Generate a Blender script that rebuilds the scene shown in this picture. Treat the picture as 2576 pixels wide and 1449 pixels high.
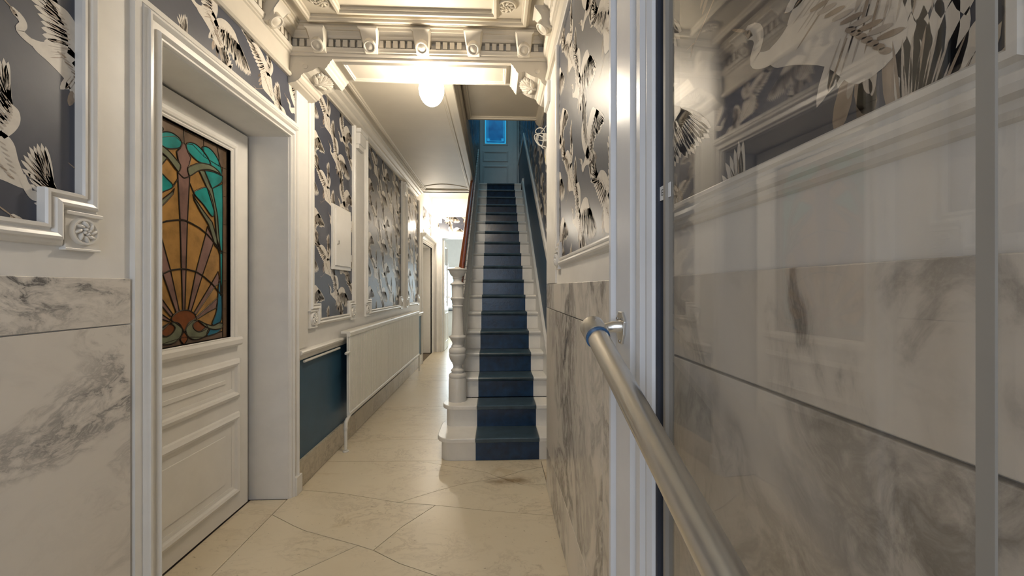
import bpy, math, random
from mathutils import Vector, Matrix
from mathutils.geometry import tessellate_polygon
random.seed(7)
for o in list(bpy.data.objects): bpy.data.objects.remove(o, do_unlink=True)
scene = bpy.context.scene
COL = scene.collection
R = math.radians

# ------------------------------------------------------------------ camera, world, lights, exposure
EYE = 1.42
YAW = math.atan(41/1000)
cam = bpy.data.cameras.new('camera'); cam.sensor_width = 36; cam.sensor_fit = 'HORIZONTAL'
cam.lens = 1000*36/2576; cam.clip_start = 0.02; cam.clip_end = 60
camo = bpy.data.objects.new('camera', cam); COL.objects.link(camo)
camo.location = (0, 0, EYE); camo.rotation_euler = (R(90), 0, -YAW)
scene.camera = camo
world = bpy.data.worlds.new('sky'); scene.world = world; world.use_nodes = True
world.node_tree.nodes['Background'].inputs[0].default_value = (.55, .68, 1, 1)
world.node_tree.nodes['Background'].inputs[1].default_value = .25

def area(name, loc, rot, sx, sy, power, col):
    l = bpy.data.lights.new(name, 'AREA'); l.shape = 'RECTANGLE'; l.size = sx; l.size_y = sy
    l.energy = power; l.color = col
    o = bpy.data.objects.new(name, l); COL.objects.link(o); o.location = loc; o.rotation_euler = rot
    return o
# daylight through the entrance window behind the photographer and the window of the far room
area('entrance_daylight', (-.5, -1.36, 1.75), (R(90), 0, 0), 1.2, 1.5, 11, (.80, .88, 1))
area('far_room_daylight', (-1.1, 11.75, 1.45), (R(-90), 0, 0), 1.0, 1.25, 28, (.80, .93, 1))
GLOBE = 62.0        # radiance of the opal globe
WALLGLOBE = 175.0
SKYLIGHT = .85
vs = scene.view_settings
vs.view_transform = 'Standard'; vs.look = 'None'; vs.gamma = 1; vs.use_curve_mapping = False
vs.exposure = 1.08

# ------------------------------------------------------------------ materials
def new_mat(name):
    m = bpy.data.materials.new(name); m.use_nodes = True
    nt = m.node_tree; return m, nt, nt.nodes['Principled BSDF']
def N(nt, t, **k):
    n = nt.nodes.new(t)
    for a, v in k.items(): setattr(n, a, v)
    return n
def coords(nt, scale=(1, 1, 1), rnd=True, rot=(0, 0, 0)):
    g = N(nt, 'ShaderNodeTexCoord'); mp = N(nt, 'ShaderNodeMapping')
    mp.inputs['Scale'].default_value = scale; mp.inputs['Rotation'].default_value = rot
    if rnd:
        oi = N(nt, 'ShaderNodeAttribute', attribute_type='OBJECT', attribute_name='vein_seed')
        nt.links.new(oi.outputs['Fac'], mp.inputs['Location'])
    nt.links.new(g.outputs['Object'], mp.inputs['Vector']); return mp.outputs[0]
def noise(nt, vec, scale, detail=4, rough=.55, dist=0):
    n = N(nt, 'ShaderNodeTexNoise'); n.inputs['Scale'].default_value = scale; n.inputs['Detail'].default_value = detail
    n.inputs['Roughness'].default_value = rough; n.inputs['Distortion'].default_value = dist
    nt.links.new(vec, n.inputs['Vector']); return n.outputs['Fac']
def ramp(nt, fac, stops):
    r = N(nt, 'ShaderNodeValToRGB'); e = r.color_ramp.elements
    while len(e) < len(stops): e.new(.5)
    for i, (p, c) in enumerate(stops):
        e[i].position = p; e[i].color = c if len(c) == 4 else (*c, 1)
    nt.links.new(fac, r.inputs[0]); return r.outputs[0]
def mixc(nt, f, a, b, blend='MIX'):
    m = N(nt, 'ShaderNodeMix', data_type='RGBA', blend_type=blend)
    for s, v in ((m.inputs[0], f), (m.inputs[6], a), (m.inputs[7], b)):
        if hasattr(v, 'is_linked'): nt.links.new(v, s)
        else: s.default_value = v if not isinstance(v, tuple) or len(v) == 4 else (*v, 1)
    return m.outputs[2]
def bump(nt, bs, h, strength=.2, dist=.002):
    b = N(nt, 'ShaderNodeBump'); b.inputs['Strength'].default_value = strength; b.inputs['Distance'].default_value = dist
    nt.links.new(h, b.inputs['Height']); nt.links.new(b.outputs[0], bs.inputs['Normal'])

def paint(name, col, rough=.4, var=.06, relief=.15, scale=9, coat=0):
    m, nt, bs = new_mat(name); v = coords(nt, rnd=False)
    f = noise(nt, v, scale, 5); lo = tuple(c*(1-var) for c in col); hi = tuple(min(1, c*(1+var)) for c in col)
    nt.links.new(ramp(nt, f, [(.3, lo), (.7, hi)]), bs.inputs['Base Color'])
    bs.inputs['Roughness'].default_value = rough
    bs.inputs['Coat Weight'].default_value = coat; bs.inputs['Coat Roughness'].default_value = .15
    if relief: bump(nt, bs, noise(nt, v, 60, 3), relief, .002)
    return m
def metal(name, col, rough):
    m, nt, bs = new_mat(name); v = coords(nt, (6, 6, 6), False)
    bs.inputs['Metallic'].default_value = 1
    nt.links.new(ramp(nt, noise(nt, v, 3), [(.3, tuple(c*.96 for c in col)), (.7, col)]), bs.inputs['Base Color'])
    nt.links.new(ramp(nt, noise(nt, v, 8), [(.3, (rough*.93,)*3), (.7, (rough*1.08,)*3)]), bs.inputs['Roughness'])
    return m
def marble(name, base, base2, vein, sc=1.0, amount=.8, rough=.22, rot=(0, 0, 0), stain=None, stretch=(1, 1, 1), thin=.035, spot=None):
    m, nt, bs = new_mat(name); v = coords(nt, stretch, True, rot)
    warp = noise(nt, v, 1.6*sc, 3, .5)
    add = N(nt, 'ShaderNodeVectorMath', operation='MULTIPLY_ADD'); add.inputs[1].default_value = (.9, .9, .9)
    wn = N(nt, 'ShaderNodeTexNoise'); wn.inputs['Scale'].default_value = 1.3*sc; wn.inputs['Detail'].default_value = 4
    nt.links.new(v, wn.inputs['Vector']); nt.links.new(wn.outputs['Color'], add.inputs[0]); nt.links.new(v, add.inputs[2])
    vv = add.outputs[0]
    n1 = noise(nt, vv, 2.2*sc, 11, .68)
    sub = N(nt, 'ShaderNodeMath', operation='SUBTRACT'); sub.inputs[1].default_value = .5; nt.links.new(n1, sub.inputs[0])
    ab = N(nt, 'ShaderNodeMath', operation='ABSOLUTE'); nt.links.new(sub.outputs[0], ab.inputs[0])
    line = ramp(nt, ab.outputs[0], [(0, (1, 1, 1)), (thin*.8, (.30, .30, .30)), (thin*2.0, (0, 0, 0))])
    mask = ramp(nt, noise(nt, vv, 1.1*sc, 4, .6), [(.43, (.04, .04, .04)), (.60, (1, 1, 1))])
    fine = ramp(nt, noise(nt, vv, 7*sc, 8, .7), [(.57, (0, 0, 0)), (.70, (1, 1, 1))])
    blot = ramp(nt, noise(nt, vv, 3.1*sc, 10, .72), [(.60, (0, 0, 0)), (.68, (.85, .85, .85))])
    line = mixc(nt, 1.0, line, blot, 'LIGHTEN')
    vm = mixc(nt, 1.0, line, mask, 'MULTIPLY')
    fm = mixc(nt, 1.0, fine, mask, 'MULTIPLY')
    body = mixc(nt, noise(nt, v, 1.5*sc, 5), base, base2)
    c = mixc(nt, fm, body, tuple(a*.42+b*.58 for a, b in zip(body_avg(base, base2), vein)))
    sm = N(nt, 'ShaderNodeMath', operation='MULTIPLY'); sm.inputs[1].default_value = amount; nt.links.new(vm, sm.inputs[0])
    c = mixc(nt, sm.outputs[0], c, vein)
    if stain:
        s = ramp(nt, noise(nt, vv, 1.7, 7, .65), [(.60, (0, 0, 0)), (.74, (.55, .55, .55))])
        c = mixc(nt, s, c, stain)
        sp = ramp(nt, noise(nt, v, 34, 2), [(.70, (0, 0, 0)), (.76, (.6, .6, .6))])
        c = mixc(nt, sp, c, tuple(x*.5 for x in stain))
        if spot:
            g2 = N(nt, 'ShaderNodeTexCoord'); mp2 = N(nt, 'ShaderNodeMapping'); mp2.vector_type = 'TEXTURE'
            mp2.inputs['Location'].default_value = spot[0]; mp2.inputs['Scale'].default_value = spot[1]
            nt.links.new(g2.outputs['Object'], mp2.inputs['Vector'])
            ln = N(nt, 'ShaderNodeVectorMath', operation='LENGTH'); nt.links.new(mp2.outputs[0], ln.inputs[0])
            ad = N(nt, 'ShaderNodeMath', operation='MULTIPLY_ADD'); ad.inputs[1].default_value = 1.1; nt.links.new(noise(nt, vv, 5, 7, .65), ad.inputs[0]); nt.links.new(ln.outputs['Value'], ad.inputs[2])
            f2 = ramp(nt, ad.outputs[0], [(.62, (.8, .8, .8)), (1.3, (0, 0, 0))])
            c = mixc(nt, f2, c, (.24, .15, .06))
    nt.links.new(c, bs.inputs['Base Color']); bs.inputs['Roughness'].default_value = rough
    return m
def body_avg(a, b): return tuple((x+y)/2 for x, y in zip(a, b))
def emit(name, col, strength, col2=None, sc=3):
    m, nt, bs = new_mat(name); bs.inputs['Base Color'].default_value = (*col, 1)
    if col2:
        c = ramp(nt, noise(nt, coords(nt, rnd=False), sc, 2), [(.35, col), (.65, col2)]); nt.links.new(c, bs.inputs['Emission Color'])
    else: bs.inputs['Emission Color'].default_value = (*col, 1)
    bs.inputs['Emission Strength'].default_value = strength; bs.inputs['Roughness'].default_value = .3
    return m
def clear_glass(name, ior, tint):
    m, nt, bs = new_mat(name); nt.nodes.remove(bs)
    out = nt.nodes['Material Output']
    g = N(nt, 'ShaderNodeNewGeometry'); mx = N(nt, 'ShaderNodeMix', data_type='FLOAT')
    mx.inputs[2].default_value = ior; mx.inputs[3].default_value = 1/ior
    nt.links.new(g.outputs['Backfacing'], mx.inputs[0])
    fr = N(nt, 'ShaderNodeFresnel'); nt.links.new(mx.outputs[0], fr.inputs['IOR'])
    tr = N(nt, 'ShaderNodeBsdfTransparent'); tr.inputs[0].default_value = (*tint, 1)
    gl = N(nt, 'ShaderNodeBsdfGlossy'); gl.inputs['Roughness'].default_value = .012
    ms = N(nt, 'ShaderNodeMixShader')
    nt.links.new(fr.outputs[0], ms.inputs[0]); nt.links.new(tr.outputs[0], ms.inputs[1]); nt.links.new(gl.outputs[0], ms.inputs[2])
    nt.links.new(ms.outputs[0], out.inputs['Surface']); return m
def stained(name, col, rough=.28):
    m, nt, bs = new_mat(name); v = coords(nt, rnd=False)
    f = noise(nt, v, 9, 6, .6)
    nt.links.new(ramp(nt, f, [(.28, tuple(c*.55 for c in col)), (.5, col), (.72, tuple(min(1, c*1.25) for c in col))]), bs.inputs['Base Color'])
    bs.inputs['Roughness'].default_value = rough; bs.inputs['Specular IOR Level'].default_value = .35
    bump(nt, bs, noise(nt, v, 35, 3), .3, .002); return m
def woodm(name, c1, c2):
    m, nt, bs = new_mat(name); v = coords(nt, (30, 3, 3), False)
    nt.links.new(ramp(nt, noise(nt, v, 2, 6), [(.3, c1), (.7, c2)]), bs.inputs['Base Color'])
    bs.inputs['Roughness'].default_value = .25; return m

M = {}
M['white'] = paint('white_gloss_paint', (.80, .775, .73), .28, .03, .08)
M['wall'] = paint('white_wall_paint', (.80, .78, .745), .5, .03, .1)
M['plaster'] = paint('cream_plaster', (.60, .55, .465), .55, .03, .1)
M['ceil'] = paint('cream_ceiling_paint', (.60, .54, .435), .6, .04, .06, 3)
M['paper'] = paint('slate_blue_wallpaper', (.066, .072, .098), .36, .12, .1, 5)
M['crane'] = paint('crane_cream_ink', (.68, .63, .56), .4, .08, 0, 30)
M['ink'] = paint('crane_brown_ink', (.34, .265, .20), .4, .25, 0, 30)
M['shade'] = paint('crane_grey_beige_ink', (.47, .41, .35), .4, .12, 0, 30)
M['dark'] = paint('crane_dark_ink', (.10, .07, .05), .4, .3, 0, 30)
M['blue'] = paint('petrol_blue_paint', (.030, .090, .155), .38, .08, .08)
M['navy'] = paint('navy_paint', (.018, .060, .115), .4, .1, .08)
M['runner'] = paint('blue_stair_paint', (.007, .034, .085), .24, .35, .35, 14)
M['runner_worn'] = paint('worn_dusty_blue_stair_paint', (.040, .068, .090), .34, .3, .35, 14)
M['stair'] = paint('white_stair_paint', (.82, .795, .745), .3, .04, .15)
M['newel'] = paint('grey_white_newel_paint', (.66, .645, .61), .32, .05, .12)
M['marble'] = marble('grey_veined_white_marble', (.70, .65, .585), (.77, .73, .67), (.12, .115, .115), 1.3, 1.0, .25, (R(-25), 0, 0), None, (1, .75, 1.35), .045)
M['marble_r'] = marble('white_marble_long_veins', (.72, .665, .585), (.78, .735, .665), (.13, .115, .105), 1.35, 1.0, .25, (R(35), 0, 0), None, (1, 1, .6), .075)
M['floor'] = marble('cream_floor_marble', (.70, .60, .43), (.76, .675, .52), (.32, .24, .15), 1.5, .45, .34, (0, 0, .5), (.48, .35, .17), (1, 1.6, 1), .02, ((.10, 2.93, 0), (.46, .15, 1)))
M['plinth'] = marble('stained_base_marble', (.50, .44, .34), (.60, .54, .43), (.22, .18, .13), 2.2, .7, .3, (0, 0, 0), (.36, .27, .14))
M['grout'] = paint('brown_joint_grout', (.16, .12, .08), .8, .2, .2, 20)
M['alu'] = metal('brushed_aluminium', (.74, .72, .68), .3)
M['bluering'] = paint('blue_plastic_ring', (.03, .10, .22), .3, .05, 0)
M['brass'] = metal('polished_brass', (.75, .58, .25), .25)
M['screw'] = metal('steel_screw', (.35, .33, .3), .4)
M['mahog'] = woodm('red_brown_varnished_wood', (.12, .028, .008), (.30, .075, .02))
M['glass'] = clear_glass('clear_door_glass', 1.62, (.95, .94, .925))
M['lead'] = metal('dark_lead_came', (.055, .045, .035), .5)
M['putty'] = paint('dark_rebate', (.03, .035, .05), .6, .2, .1)
M['g_amber'] = stained('amber_stained_glass', (.34, .185, .055))
M['g_purple'] = stained('mauve_stained_glass', (.20, .115, .095))
M['g_teal'] = stained('turquoise_stained_glass', (.012, .23, .22))
M['g_green'] = stained('sage_green_stained_glass', (.15, .16, .10))
M['g_brown'] = stained('umber_stained_glass', (.145, .095, .06))
M['g_red'] = stained('rust_red_stained_glass', (.17, .05, .012))
M['g_blue'] = stained('peacock_blue_stained_glass', (.01, .12, .19))
M['opal'] = emit('lit_opal_globe', (1, .88, .71), GLOBE)
M['opal2'] = emit('lit_wall_globe', (1, .88, .72), WALLGLOBE)
M['cap'] = paint('cream_lamp_fitting', (.72, .62, .32), .35, .05, 0)
M['sky'] = emit('skylight_glow', (.30, .62, .80), SKYLIGHT)
M['bluepane'] = emit('blue_frosted_pane', (.002, .075, .25), .26, (.004, .16, .42), 5)
M['bluelight'] = emit('pale_blue_etched_pane', (.03, .42, .75), .36)
M['daywin'] = emit('bright_window_pane', (.62, .90, 1.0), .75)
M['plastic'] = paint('white_plastic', (.76, .74, .68), .35, .03, 0)
M['cable'] = paint('white_cable', (.72, .70, .64), .4, .03, 0)
M['label'] = paint('white_sticker', (.8, .8, .8), .5, .02, 0)
M['text'] = paint('black_lettering', (.015, .015, .015), .5, .02, 0)
M['bluewhite'] = paint('white_painted_door_frame', (.66, .665, .68), .25, .03, .06)
M['taupe'] = paint('taupe_cover_strip', (.25, .23, .20), .5, .04, .05)

# ------------------------------------------------------------------ mesh helpers
class MB:
    def __init__(s): s.v = []; s.f = []; s.m = []
    def add(s, vs_, fs, mat=0):
        b = len(s.v); s.v += [tuple(p) for p in vs_]
        for f in fs: s.f.append([i+b for i in f]); s.m.append(mat)
        return s
    def box(s, x0, x1, y0, y1, z0, z1, mat=0):
        return s.add([(x0, y0, z0), (x1, y0, z0), (x1, y1, z0), (x0, y1, z0), (x0, y0, z1), (x1, y0, z1), (x1, y1, z1), (x0, y1, z1)],
              [(0, 3, 2, 1), (4, 5, 6, 7), (0, 1, 5, 4), (1, 2, 6, 5), (2, 3, 7, 6), (3, 0, 4, 7)], mat)
    def pbox(s, P, u0, u1, v0, v1, h0, h1, mat=0):
        return s.add([P(u, v, h) for h in (h0, h1) for u, v in ((u0, v0), (u1, v0), (u1, v1), (u0, v1))],
              [(0, 3, 2, 1), (4, 5, 6, 7), (0, 1, 5, 4), (1, 2, 6, 5), (2, 3, 7, 6), (3, 0, 4, 7)], mat)
    def prism(s, poly, P, h0, h1, mat=0):
        n = len(poly)
        return s.add([P(a, b, h0) for a, b in poly]+[P(a, b, h1) for a, b in poly],
              [tuple(range(n))[::-1], tuple(range(n, 2*n))]+[(i, (i+1) % n, n+(i+1) % n, n+i) for i in range(n)], mat)
    def rings(s, rs, closed=False, caps=True, mat=0):
        n = len(rs[0]); k = len(rs); vs_ = [p for r in rs for p in r]; fs = []
        for i in range(k if closed else k-1):
            j = (i+1) % k
            for a in range(n):
                b = (a+1) % n; fs.append((i*n+a, i*n+b, j*n+b, j*n+a))
        if caps and not closed: fs += [tuple(range(n))[::-1], tuple(range((k-1)*n, k*n))]
        return s.add(vs_, fs, mat)
    def lathe(s, prof, c=(0, 0, 0), n=24, ax='z', mat=0, flute=None):
        rs = []
        for k, (r, z) in enumerate(prof):
            ring = []
            for i in range(n):
                a = 2*math.pi*i/n; rr = max(r, 1e-5)
                if flute and flute[0] <= z <= flute[1]: rr *= 1-.07*(.5+.5*math.cos(a*flute[2]))
                x, y = rr*math.cos(a), rr*math.sin(a)
                p = {'z': (x, y, z), 'x': (z, x, y), 'y': (x, z, y), '-z': (x, -y, -z)}[ax]
                ring.append((c[0]+p[0], c[1]+p[1], c[2]+p[2]))
            rs.append(ring)
        return s.rings(rs, False, True, mat)
    def tube(s, pts, r, n=8, mat=0, closed=False):
        pts = [Vector(p) for p in pts]; rs = []; k = len(pts); up = Vector((.13, .21, .97)); last = None
        for i, p in enumerate(pts):
            a = pts[(i-1) % k] if (closed or i) else p; b = pts[(i+1) % k] if (closed or i < k-1) else p
            t = (b-a).normalized()
            e = (up-t*up.dot(t)) if last is None else (last-t*last.dot(t))
            e.normalize(); last = e; f = t.cross(e); rad = r[i] if isinstance(r, (list, tuple)) else r
            rs.append([tuple(p+(e*math.cos(2*math.pi*j/n)+f*math.sin(2*math.pi*j/n))*rad) for j in range(n)])
        return s.rings(rs, closed, True, mat)
    def frame(s, path, prof, P, closed=True, mat=0):
        """profile (offset to the left of the path, height) swept along a path in a plane, mitred"""
        k = len(path); rs = []
        for i, p in enumerate(path):
            p = Vector(p)
            d0 = (p-Vector(path[i-1])).normalized() if (closed or i > 0) else None
            d1 = (Vector(path[(i+1) % k])-p).normalized() if (closed or i < k-1) else None
            d0 = d0 or d1; d1 = d1 or d0
            n0 = Vector((-d0.y, d0.x)); n1 = Vector((-d1.y, d1.x)); m = (n0+n1)
            m = m/max(.2, m.dot(n0)) if m.length > 1e-6 else n0
            rs.append([P(p.x+m.x*o, p.y+m.y*o, h) for o, h in prof])
        return s.rings(rs, closed, True, mat)
    def ell(s, c, a, b, d, nu=8, nv=5, mat=0):
        c, a, b, d = map(Vector, (c, a, b, d)); rs = []
        for j in range(nv+1):
            t = math.pi*j/nv-math.pi/2; ct = max(math.cos(t), .02)
            rs.append([tuple(c+d*math.sin(t)+(a*math.cos(2*math.pi*i/nu)+b*math.sin(2*math.pi*i/nu))*ct) for i in range(nu)])
        return s.rings(rs, False, True, mat)
    def build(s, name, mats, parent=None, smooth=False, bevel=0, fix=True):
        me = bpy.data.meshes.new(name); me.from_pydata(s.v, [], s.f)
        if not isinstance(mats, (list, tuple)): mats = [mats]
        for m in mats: me.materials.append(M[m])
        if len(mats) > 1: me.polygons.foreach_set('material_index', s.m)
        if fix:
            import bmesh
            bm = bmesh.new(); bm.from_mesh(me); bmesh.ops.recalc_face_normals(bm, faces=bm.faces); bm.to_mesh(me); bm.free()
        me.update()
        if smooth:
            me.shade_smooth(); me.set_sharp_from_angle(angle=R(38))
        o = bpy.data.objects.new(name, me); COL.objects.link(o)
        if parent: o.parent = parent
        if bevel:
            b = o.modifiers.new('bevel', 'BEVEL'); b.width = bevel; b.segments = 2; b.limit_method = 'ANGLE'; b.angle_limit = R(40)
        return o
def tag(o, label, cat=None, kind=None, group=None):
    o['label'] = label
    if cat: o['category'] = cat
    if kind: o['kind'] = kind
    if group: o['group'] = group
    return o
def empty(name, loc=(0, 0, 0)):
    o = bpy.data.objects.new(name, None); COL.objects.link(o); o.location = loc; return o
def dup(o, loc, parent=None, rotz=None):
    c = o.copy(); COL.objects.link(c); c.location = loc
    if parent: c.parent = parent
    if rotz is not None: c.rotation_euler = (0, 0, rotz)
    return c
def catmull(pts, closed=False, n=5):
    out = []; k = len(pts)
    for i in range(k if closed else k-1):
        g = lambda j: pts[j % k] if closed else pts[min(max(j, 0), k-1)]
        p0, p1, p2, p3 = g(i-1), g(i), g(i+1), g(i+2)
        for q in range(n):
            t = q/n
            out.append(tuple(.5*(2*b+(c-a)*t+(2*a-5*b+4*c-d)*t*t+(3*b-a-3*c+d)*t**3) for a, b, c, d in zip(p0, p1, p2, p3)))
    if not closed: out.append(tuple(pts[-1]))
    return out

XL, XR, XS, YE = -1.40, .372, .515, 8.9
BY0, BY1, ZS = 2.74, 3.04, 2.97           # beam between the lobby and the hall
ZC = 3.12; ZH = 3.09; ZP = 3.35
SD, SG, SR = 3.25, .258, .191             # stair: first nosing, going, rise
ZL = 18*SR
PL = lambda u, v, h: (XL+h, u, v)
PR = lambda u, v, h: (XR-h, u, v)
PS = lambda u, v, h: (XS-h, u, v)
PE = lambda u, v, h: (u, YE-h, v)
line_z = lambda y: SR*((y-SD)/SG+1)

# ------------------------------------------------------------------ the setting
def struct(name, mb, mat, label, cat, parent=None, **k):
    o = mb.build(name, mat, parent, **k)
    if not parent: tag(o, label, cat, 'structure')
    return o
fl = struct('floor', MB().box(-1.7, .6, -1.35, 9.05, -.06, -.012), 'grout', 'cream marble slab floor with brown joints running down the hallway', 'floor')
def offset(poly, d):
    a = sum(p[0]*q[1]-q[0]*p[1] for p, q in zip(poly, poly[1:]+poly[:1]))
    if a < 0: poly = poly[::-1]
    out = []; k = len(poly)
    for i in range(k):
        p = Vector(poly[i]); d0 = (p-Vector(poly[i-1])).normalized(); d1 = (Vector(poly[(i+1) % k])-p).normalized()
        n0 = Vector((-d0.y, d0.x)); n1 = Vector((-d1.y, d1.x)); m = n0+n1; m = m/max(.35, m.dot(n0)); out.append(tuple(p+m*d))
    return out
Rb = [(-1.40, 2.86), (-1.057, 2.794), (-.639, 2.66), (-.392, 2.618), (-.046, 2.539), (.372, 2.465)]
Ra = [(-1.40, 2.55), (-1.202, 2.423), (-1.113, 2.372), (-.759, 2.226), (-.662, 2.181), (-.495, 2.071), (-.289, 1.973), (-.05, 1.88), (.372, 1.74)]
Rd = [(-1.40, 3.738), (-1.098, 3.741), (-.98, 3.777), (-.563, 3.76), (.515, 3.75)]
slabs = [
 Ra[:5]+[(-.555, 2.39)]+Rb[3::-1],
 Ra[4:]+Rb[:2:-1]+[(-.555, 2.39)],
 Rb[:3]+[(-.436, 2.788), (-.233, 2.897), (.029, 2.975), (-.066, 3.064), (-.321, 3.17), (-.621, 3.29), (-1.4, 3.315)],
 [(-.621, 3.29), (-.321, 3.17), (-.066, 3.064), (.029, 2.975), (.214, 3.088), (.372, 3.14), (.372, 3.255)],
 [(.029, 2.975), (.198, 2.859), (.372, 2.87), (.372, 3.14), (.214, 3.088)],
 Rb[2:]+[(.372, 2.87), (.198, 2.859), (.029, 2.975), (-.233, 2.897), (-.436, 2.788)],
 [(-1.4, 1.65), (-1.007, 2.003)]+[Ra[3]]+Ra[2::-1],
 [(-1.4, .8), (.372, .8)]+Ra[:2:-1]+[(-1.007, 2.003), (-1.4, 1.65)],
 [(-1.4, -1.3), (.372, -1.3), (.372, .8), (-1.4, .8)],
 [(-1.4, 3.315), (-.621, 3.29), (.372, 3.255), (.515, 3.25)]+Rd[::-1],
 Rd+[(.515, 4.78), (-1.4, 4.80)],
 [(-1.4, 4.80), (-.31, 4.79), (-.31, 6.15), (-1.4, 6.16)],
 [(-1.4, 6.16), (-.31, 6.15), (-.31, 7.45), (-1.4, 7.46)],
 [(-1.4, 7.46), (-.31, 7.45), (-.31, 9.05), (-1.4, 9.05)],
 [(.372, 2.81), (.515, 2.81), (.515, 3.25), (.372, 3.255)],
 [(-1.64, 1.72), (-1.4, 1.72), (-1.4, 2.73), (-1.64, 2.73)],
]
FS = 0.5
for p in slabs:
    q = offset(list(p), .0021); mb = MB(); tris = tessellate_polygon([[Vector((a, b, 0)) for a, b in q]]); n = len(q)
    mb.add([(a, b, 0) for a, b in q]+[(a, b, -.02) for a, b in q], [tuple(t) for t in tris]+[(i, (i+1) % n, n+(i+1) % n, n+i) for i in range(n)])
    FS += 3.19; mb.build('marble_slab', 'floor', fl)['vein_seed'] = FS

# left wall with the stained-glass door recess and the far doorway
DY0, DY1, DZ = 1.707, 2.739, 2.44
w = MB()
w.box(-1.75, XL, -1.3, DY0, 0, 3.3); w.box(-1.75, XL, DY0, DY1, DZ, 3.3); w.box(-1.75, XL, DY1, 7.6, 0, 3.45)
w.box(-1.75, XL, 7.6, 8.76, 2.29, 3.45); w.box(-1.75, XL, 8.76, YE+.15, 0, 3.45)
w.box(-1.85, -1.70, DY0, DY1, 0, DZ); w.box(-1.85, -1.72, 7.6, 8.76, 0, 2.29)
wl = struct('wall_left', w, 'wall', 'long white left wall of the hallway with doorways and marble dado', 'wall')
w = MB(); w.box(XR, .75, -1.3, 2.81, 0, 3.3)
wr = struct('wall_right', w, 'wall', 'white right wall of the lobby above and behind the marble dado', 'wall')
w = MB(); w.box(XS, .75, 2.81, 9.2, 0, 6.0)
ws = struct('wall_stair', w, 'wall', 'tall wall running up along the right side of the staircase', 'wall')
w = MB(); w.box(-1.75, -1.184, YE, YE+.12, 0, 3.45); w.box(-1.184, -.40, YE, YE+.12, 2.52, 3.45); w.box(-.40, .6, YE, YE+.12, 0, 3.45)
we = struct('wall_end', w, 'wall', 'white end wall of the hallway around the open glazed door', 'wall')
w = MB(); w.box(-1.75, .75, -1.45, -1.3, 0, .95); w.box(-1.75, .75, -1.45, -1.3, 2.55, 3.3); w.box(-1.75, -1.15, -1.45, -1.3, .95, 2.55); w.box(.15, .75, -1.45, -1.3, .95, 2.55)
wb = struct('wall_entrance', w, 'wall', 'white entrance wall behind the photographer with a wide window', 'wall')
# upper stairwell
w = MB(); w.box(-.42, -.35, 4.58, 9.0, ZP, 6.0)
wu = struct('wall_upper_left', w, 'wall', 'papered wall on the left of the upper stairwell', 'wall')
w = MB(); w.box(-.42, .6, 8.8, 8.9, 3.46, 6.0); w.box(-.42, .6, 4.48, 4.58, 3.46, 6.0)
wt = struct('wall_landing', w, 'wall', 'end wall of the upper landing around the blue-lit door', 'wall')
struct('ceiling_upper', MB().box(-.42, .6, 4.48, 5.6, 5.9, 6.0).box(-.42, .6, 7.9, 9.0, 5.9, 6.0), 'ceil', 'ceiling over the upper stairwell around the skylight', 'ceiling')
tag(MB().box(-.40, .55, 5.6, 7.9, 5.93, 5.96).build('window_3', 'sky'), 'blue daylight rooflight high above the staircase', 'window', 'structure')

# lobby ceiling: coffered
PC = lambda u, v, h: (u, v, ZC+.035-h)
ce = struct('ceiling_lobby', MB().box(-1.75, .75, -1.45, BY1, ZC+.035, 3.3), 'ceil', 'cream coffered plaster ceiling of the lobby with stepped frames', 'ceiling')
MB().frame([(-1.27, -.9), (.29, -.9), (.29, 2.63), (-1.27, 2.63)][::-1],
   [(-.0, -.01), (0, .010), (.012, .010), (.012, .020), (.022, .022), (.030, .035), (.16, .035), (.16, -.01)], PC).build('border', 'ceil', ce)
for (x0, x1, y0, y1, wd, hh) in ((-1.17, .165, -.75, 2.565, .052, .028), (-.955, -.025, -.6, 2.49, .048, .03)):
    MB().frame([(x0, y0), (x1, y0), (x1, y1), (x0, y1)][::-1],
       [(0, -.004), (0, hh*.55), (wd*.2, hh*.6), (wd*.3, hh), (wd*.62, hh), (wd*.75, hh*.6), (wd*.95, hh*.45), (wd, -.004)], PC).build('moulding', 'ceil', ce)
def rosette(P, u, v, r, mat, parent, name='rosette', petals=8):
    mb = MB(); V = lambda a, b, h: Vector(P(u+a, v+b, h))
    o = V(0, 0, 0); U = V(1, 0, 0)-o; W = V(0, 1, 0)-o; Hn = V(0, 0, 1)-o
    rs = []
    for rr, h in ((r, 0), (r, .006), (r*.93, .013), (r*.80, .013), (r*.72, .006), (.001, .006)):
        rs.append([tuple(o+U*rr*math.cos(a)+W*rr*math.sin(a)+Hn*h) for a in [2*math.pi*i/20 for i in range(20)]])
    mb.rings(rs)
    for i in range(petals):
        a = 2*math.pi*i/petals; d = U*math.cos(a)+W*math.sin(a); t = U*math.cos(a+.6+math.pi/2)+W*math.sin(a+.6+math.pi/2); d2 = U*math.cos(a+.6)+W*math.sin(a+.6)
        mb.ell(o+d*r*.52+Hn*.009, d2*r*.34, t*r*.13, Hn*.010, 8, 4)
    for i in range(4):
        a = 2*math.pi*i/4+.4; mb.ell(o+(U*math.cos(a)+W*math.sin(a))*r*.17+Hn*.012, U*r*.13, W*r*.13, Hn*.009, 6, 4)
    return mb.build(name, mat, parent, smooth=True)
for u, v in ((.07, 2.44), (-1.06, 2.44), (.07, .3), (-1.06, .3)): rosette(PC, u, v, .058, 'ceil', ce)

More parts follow.
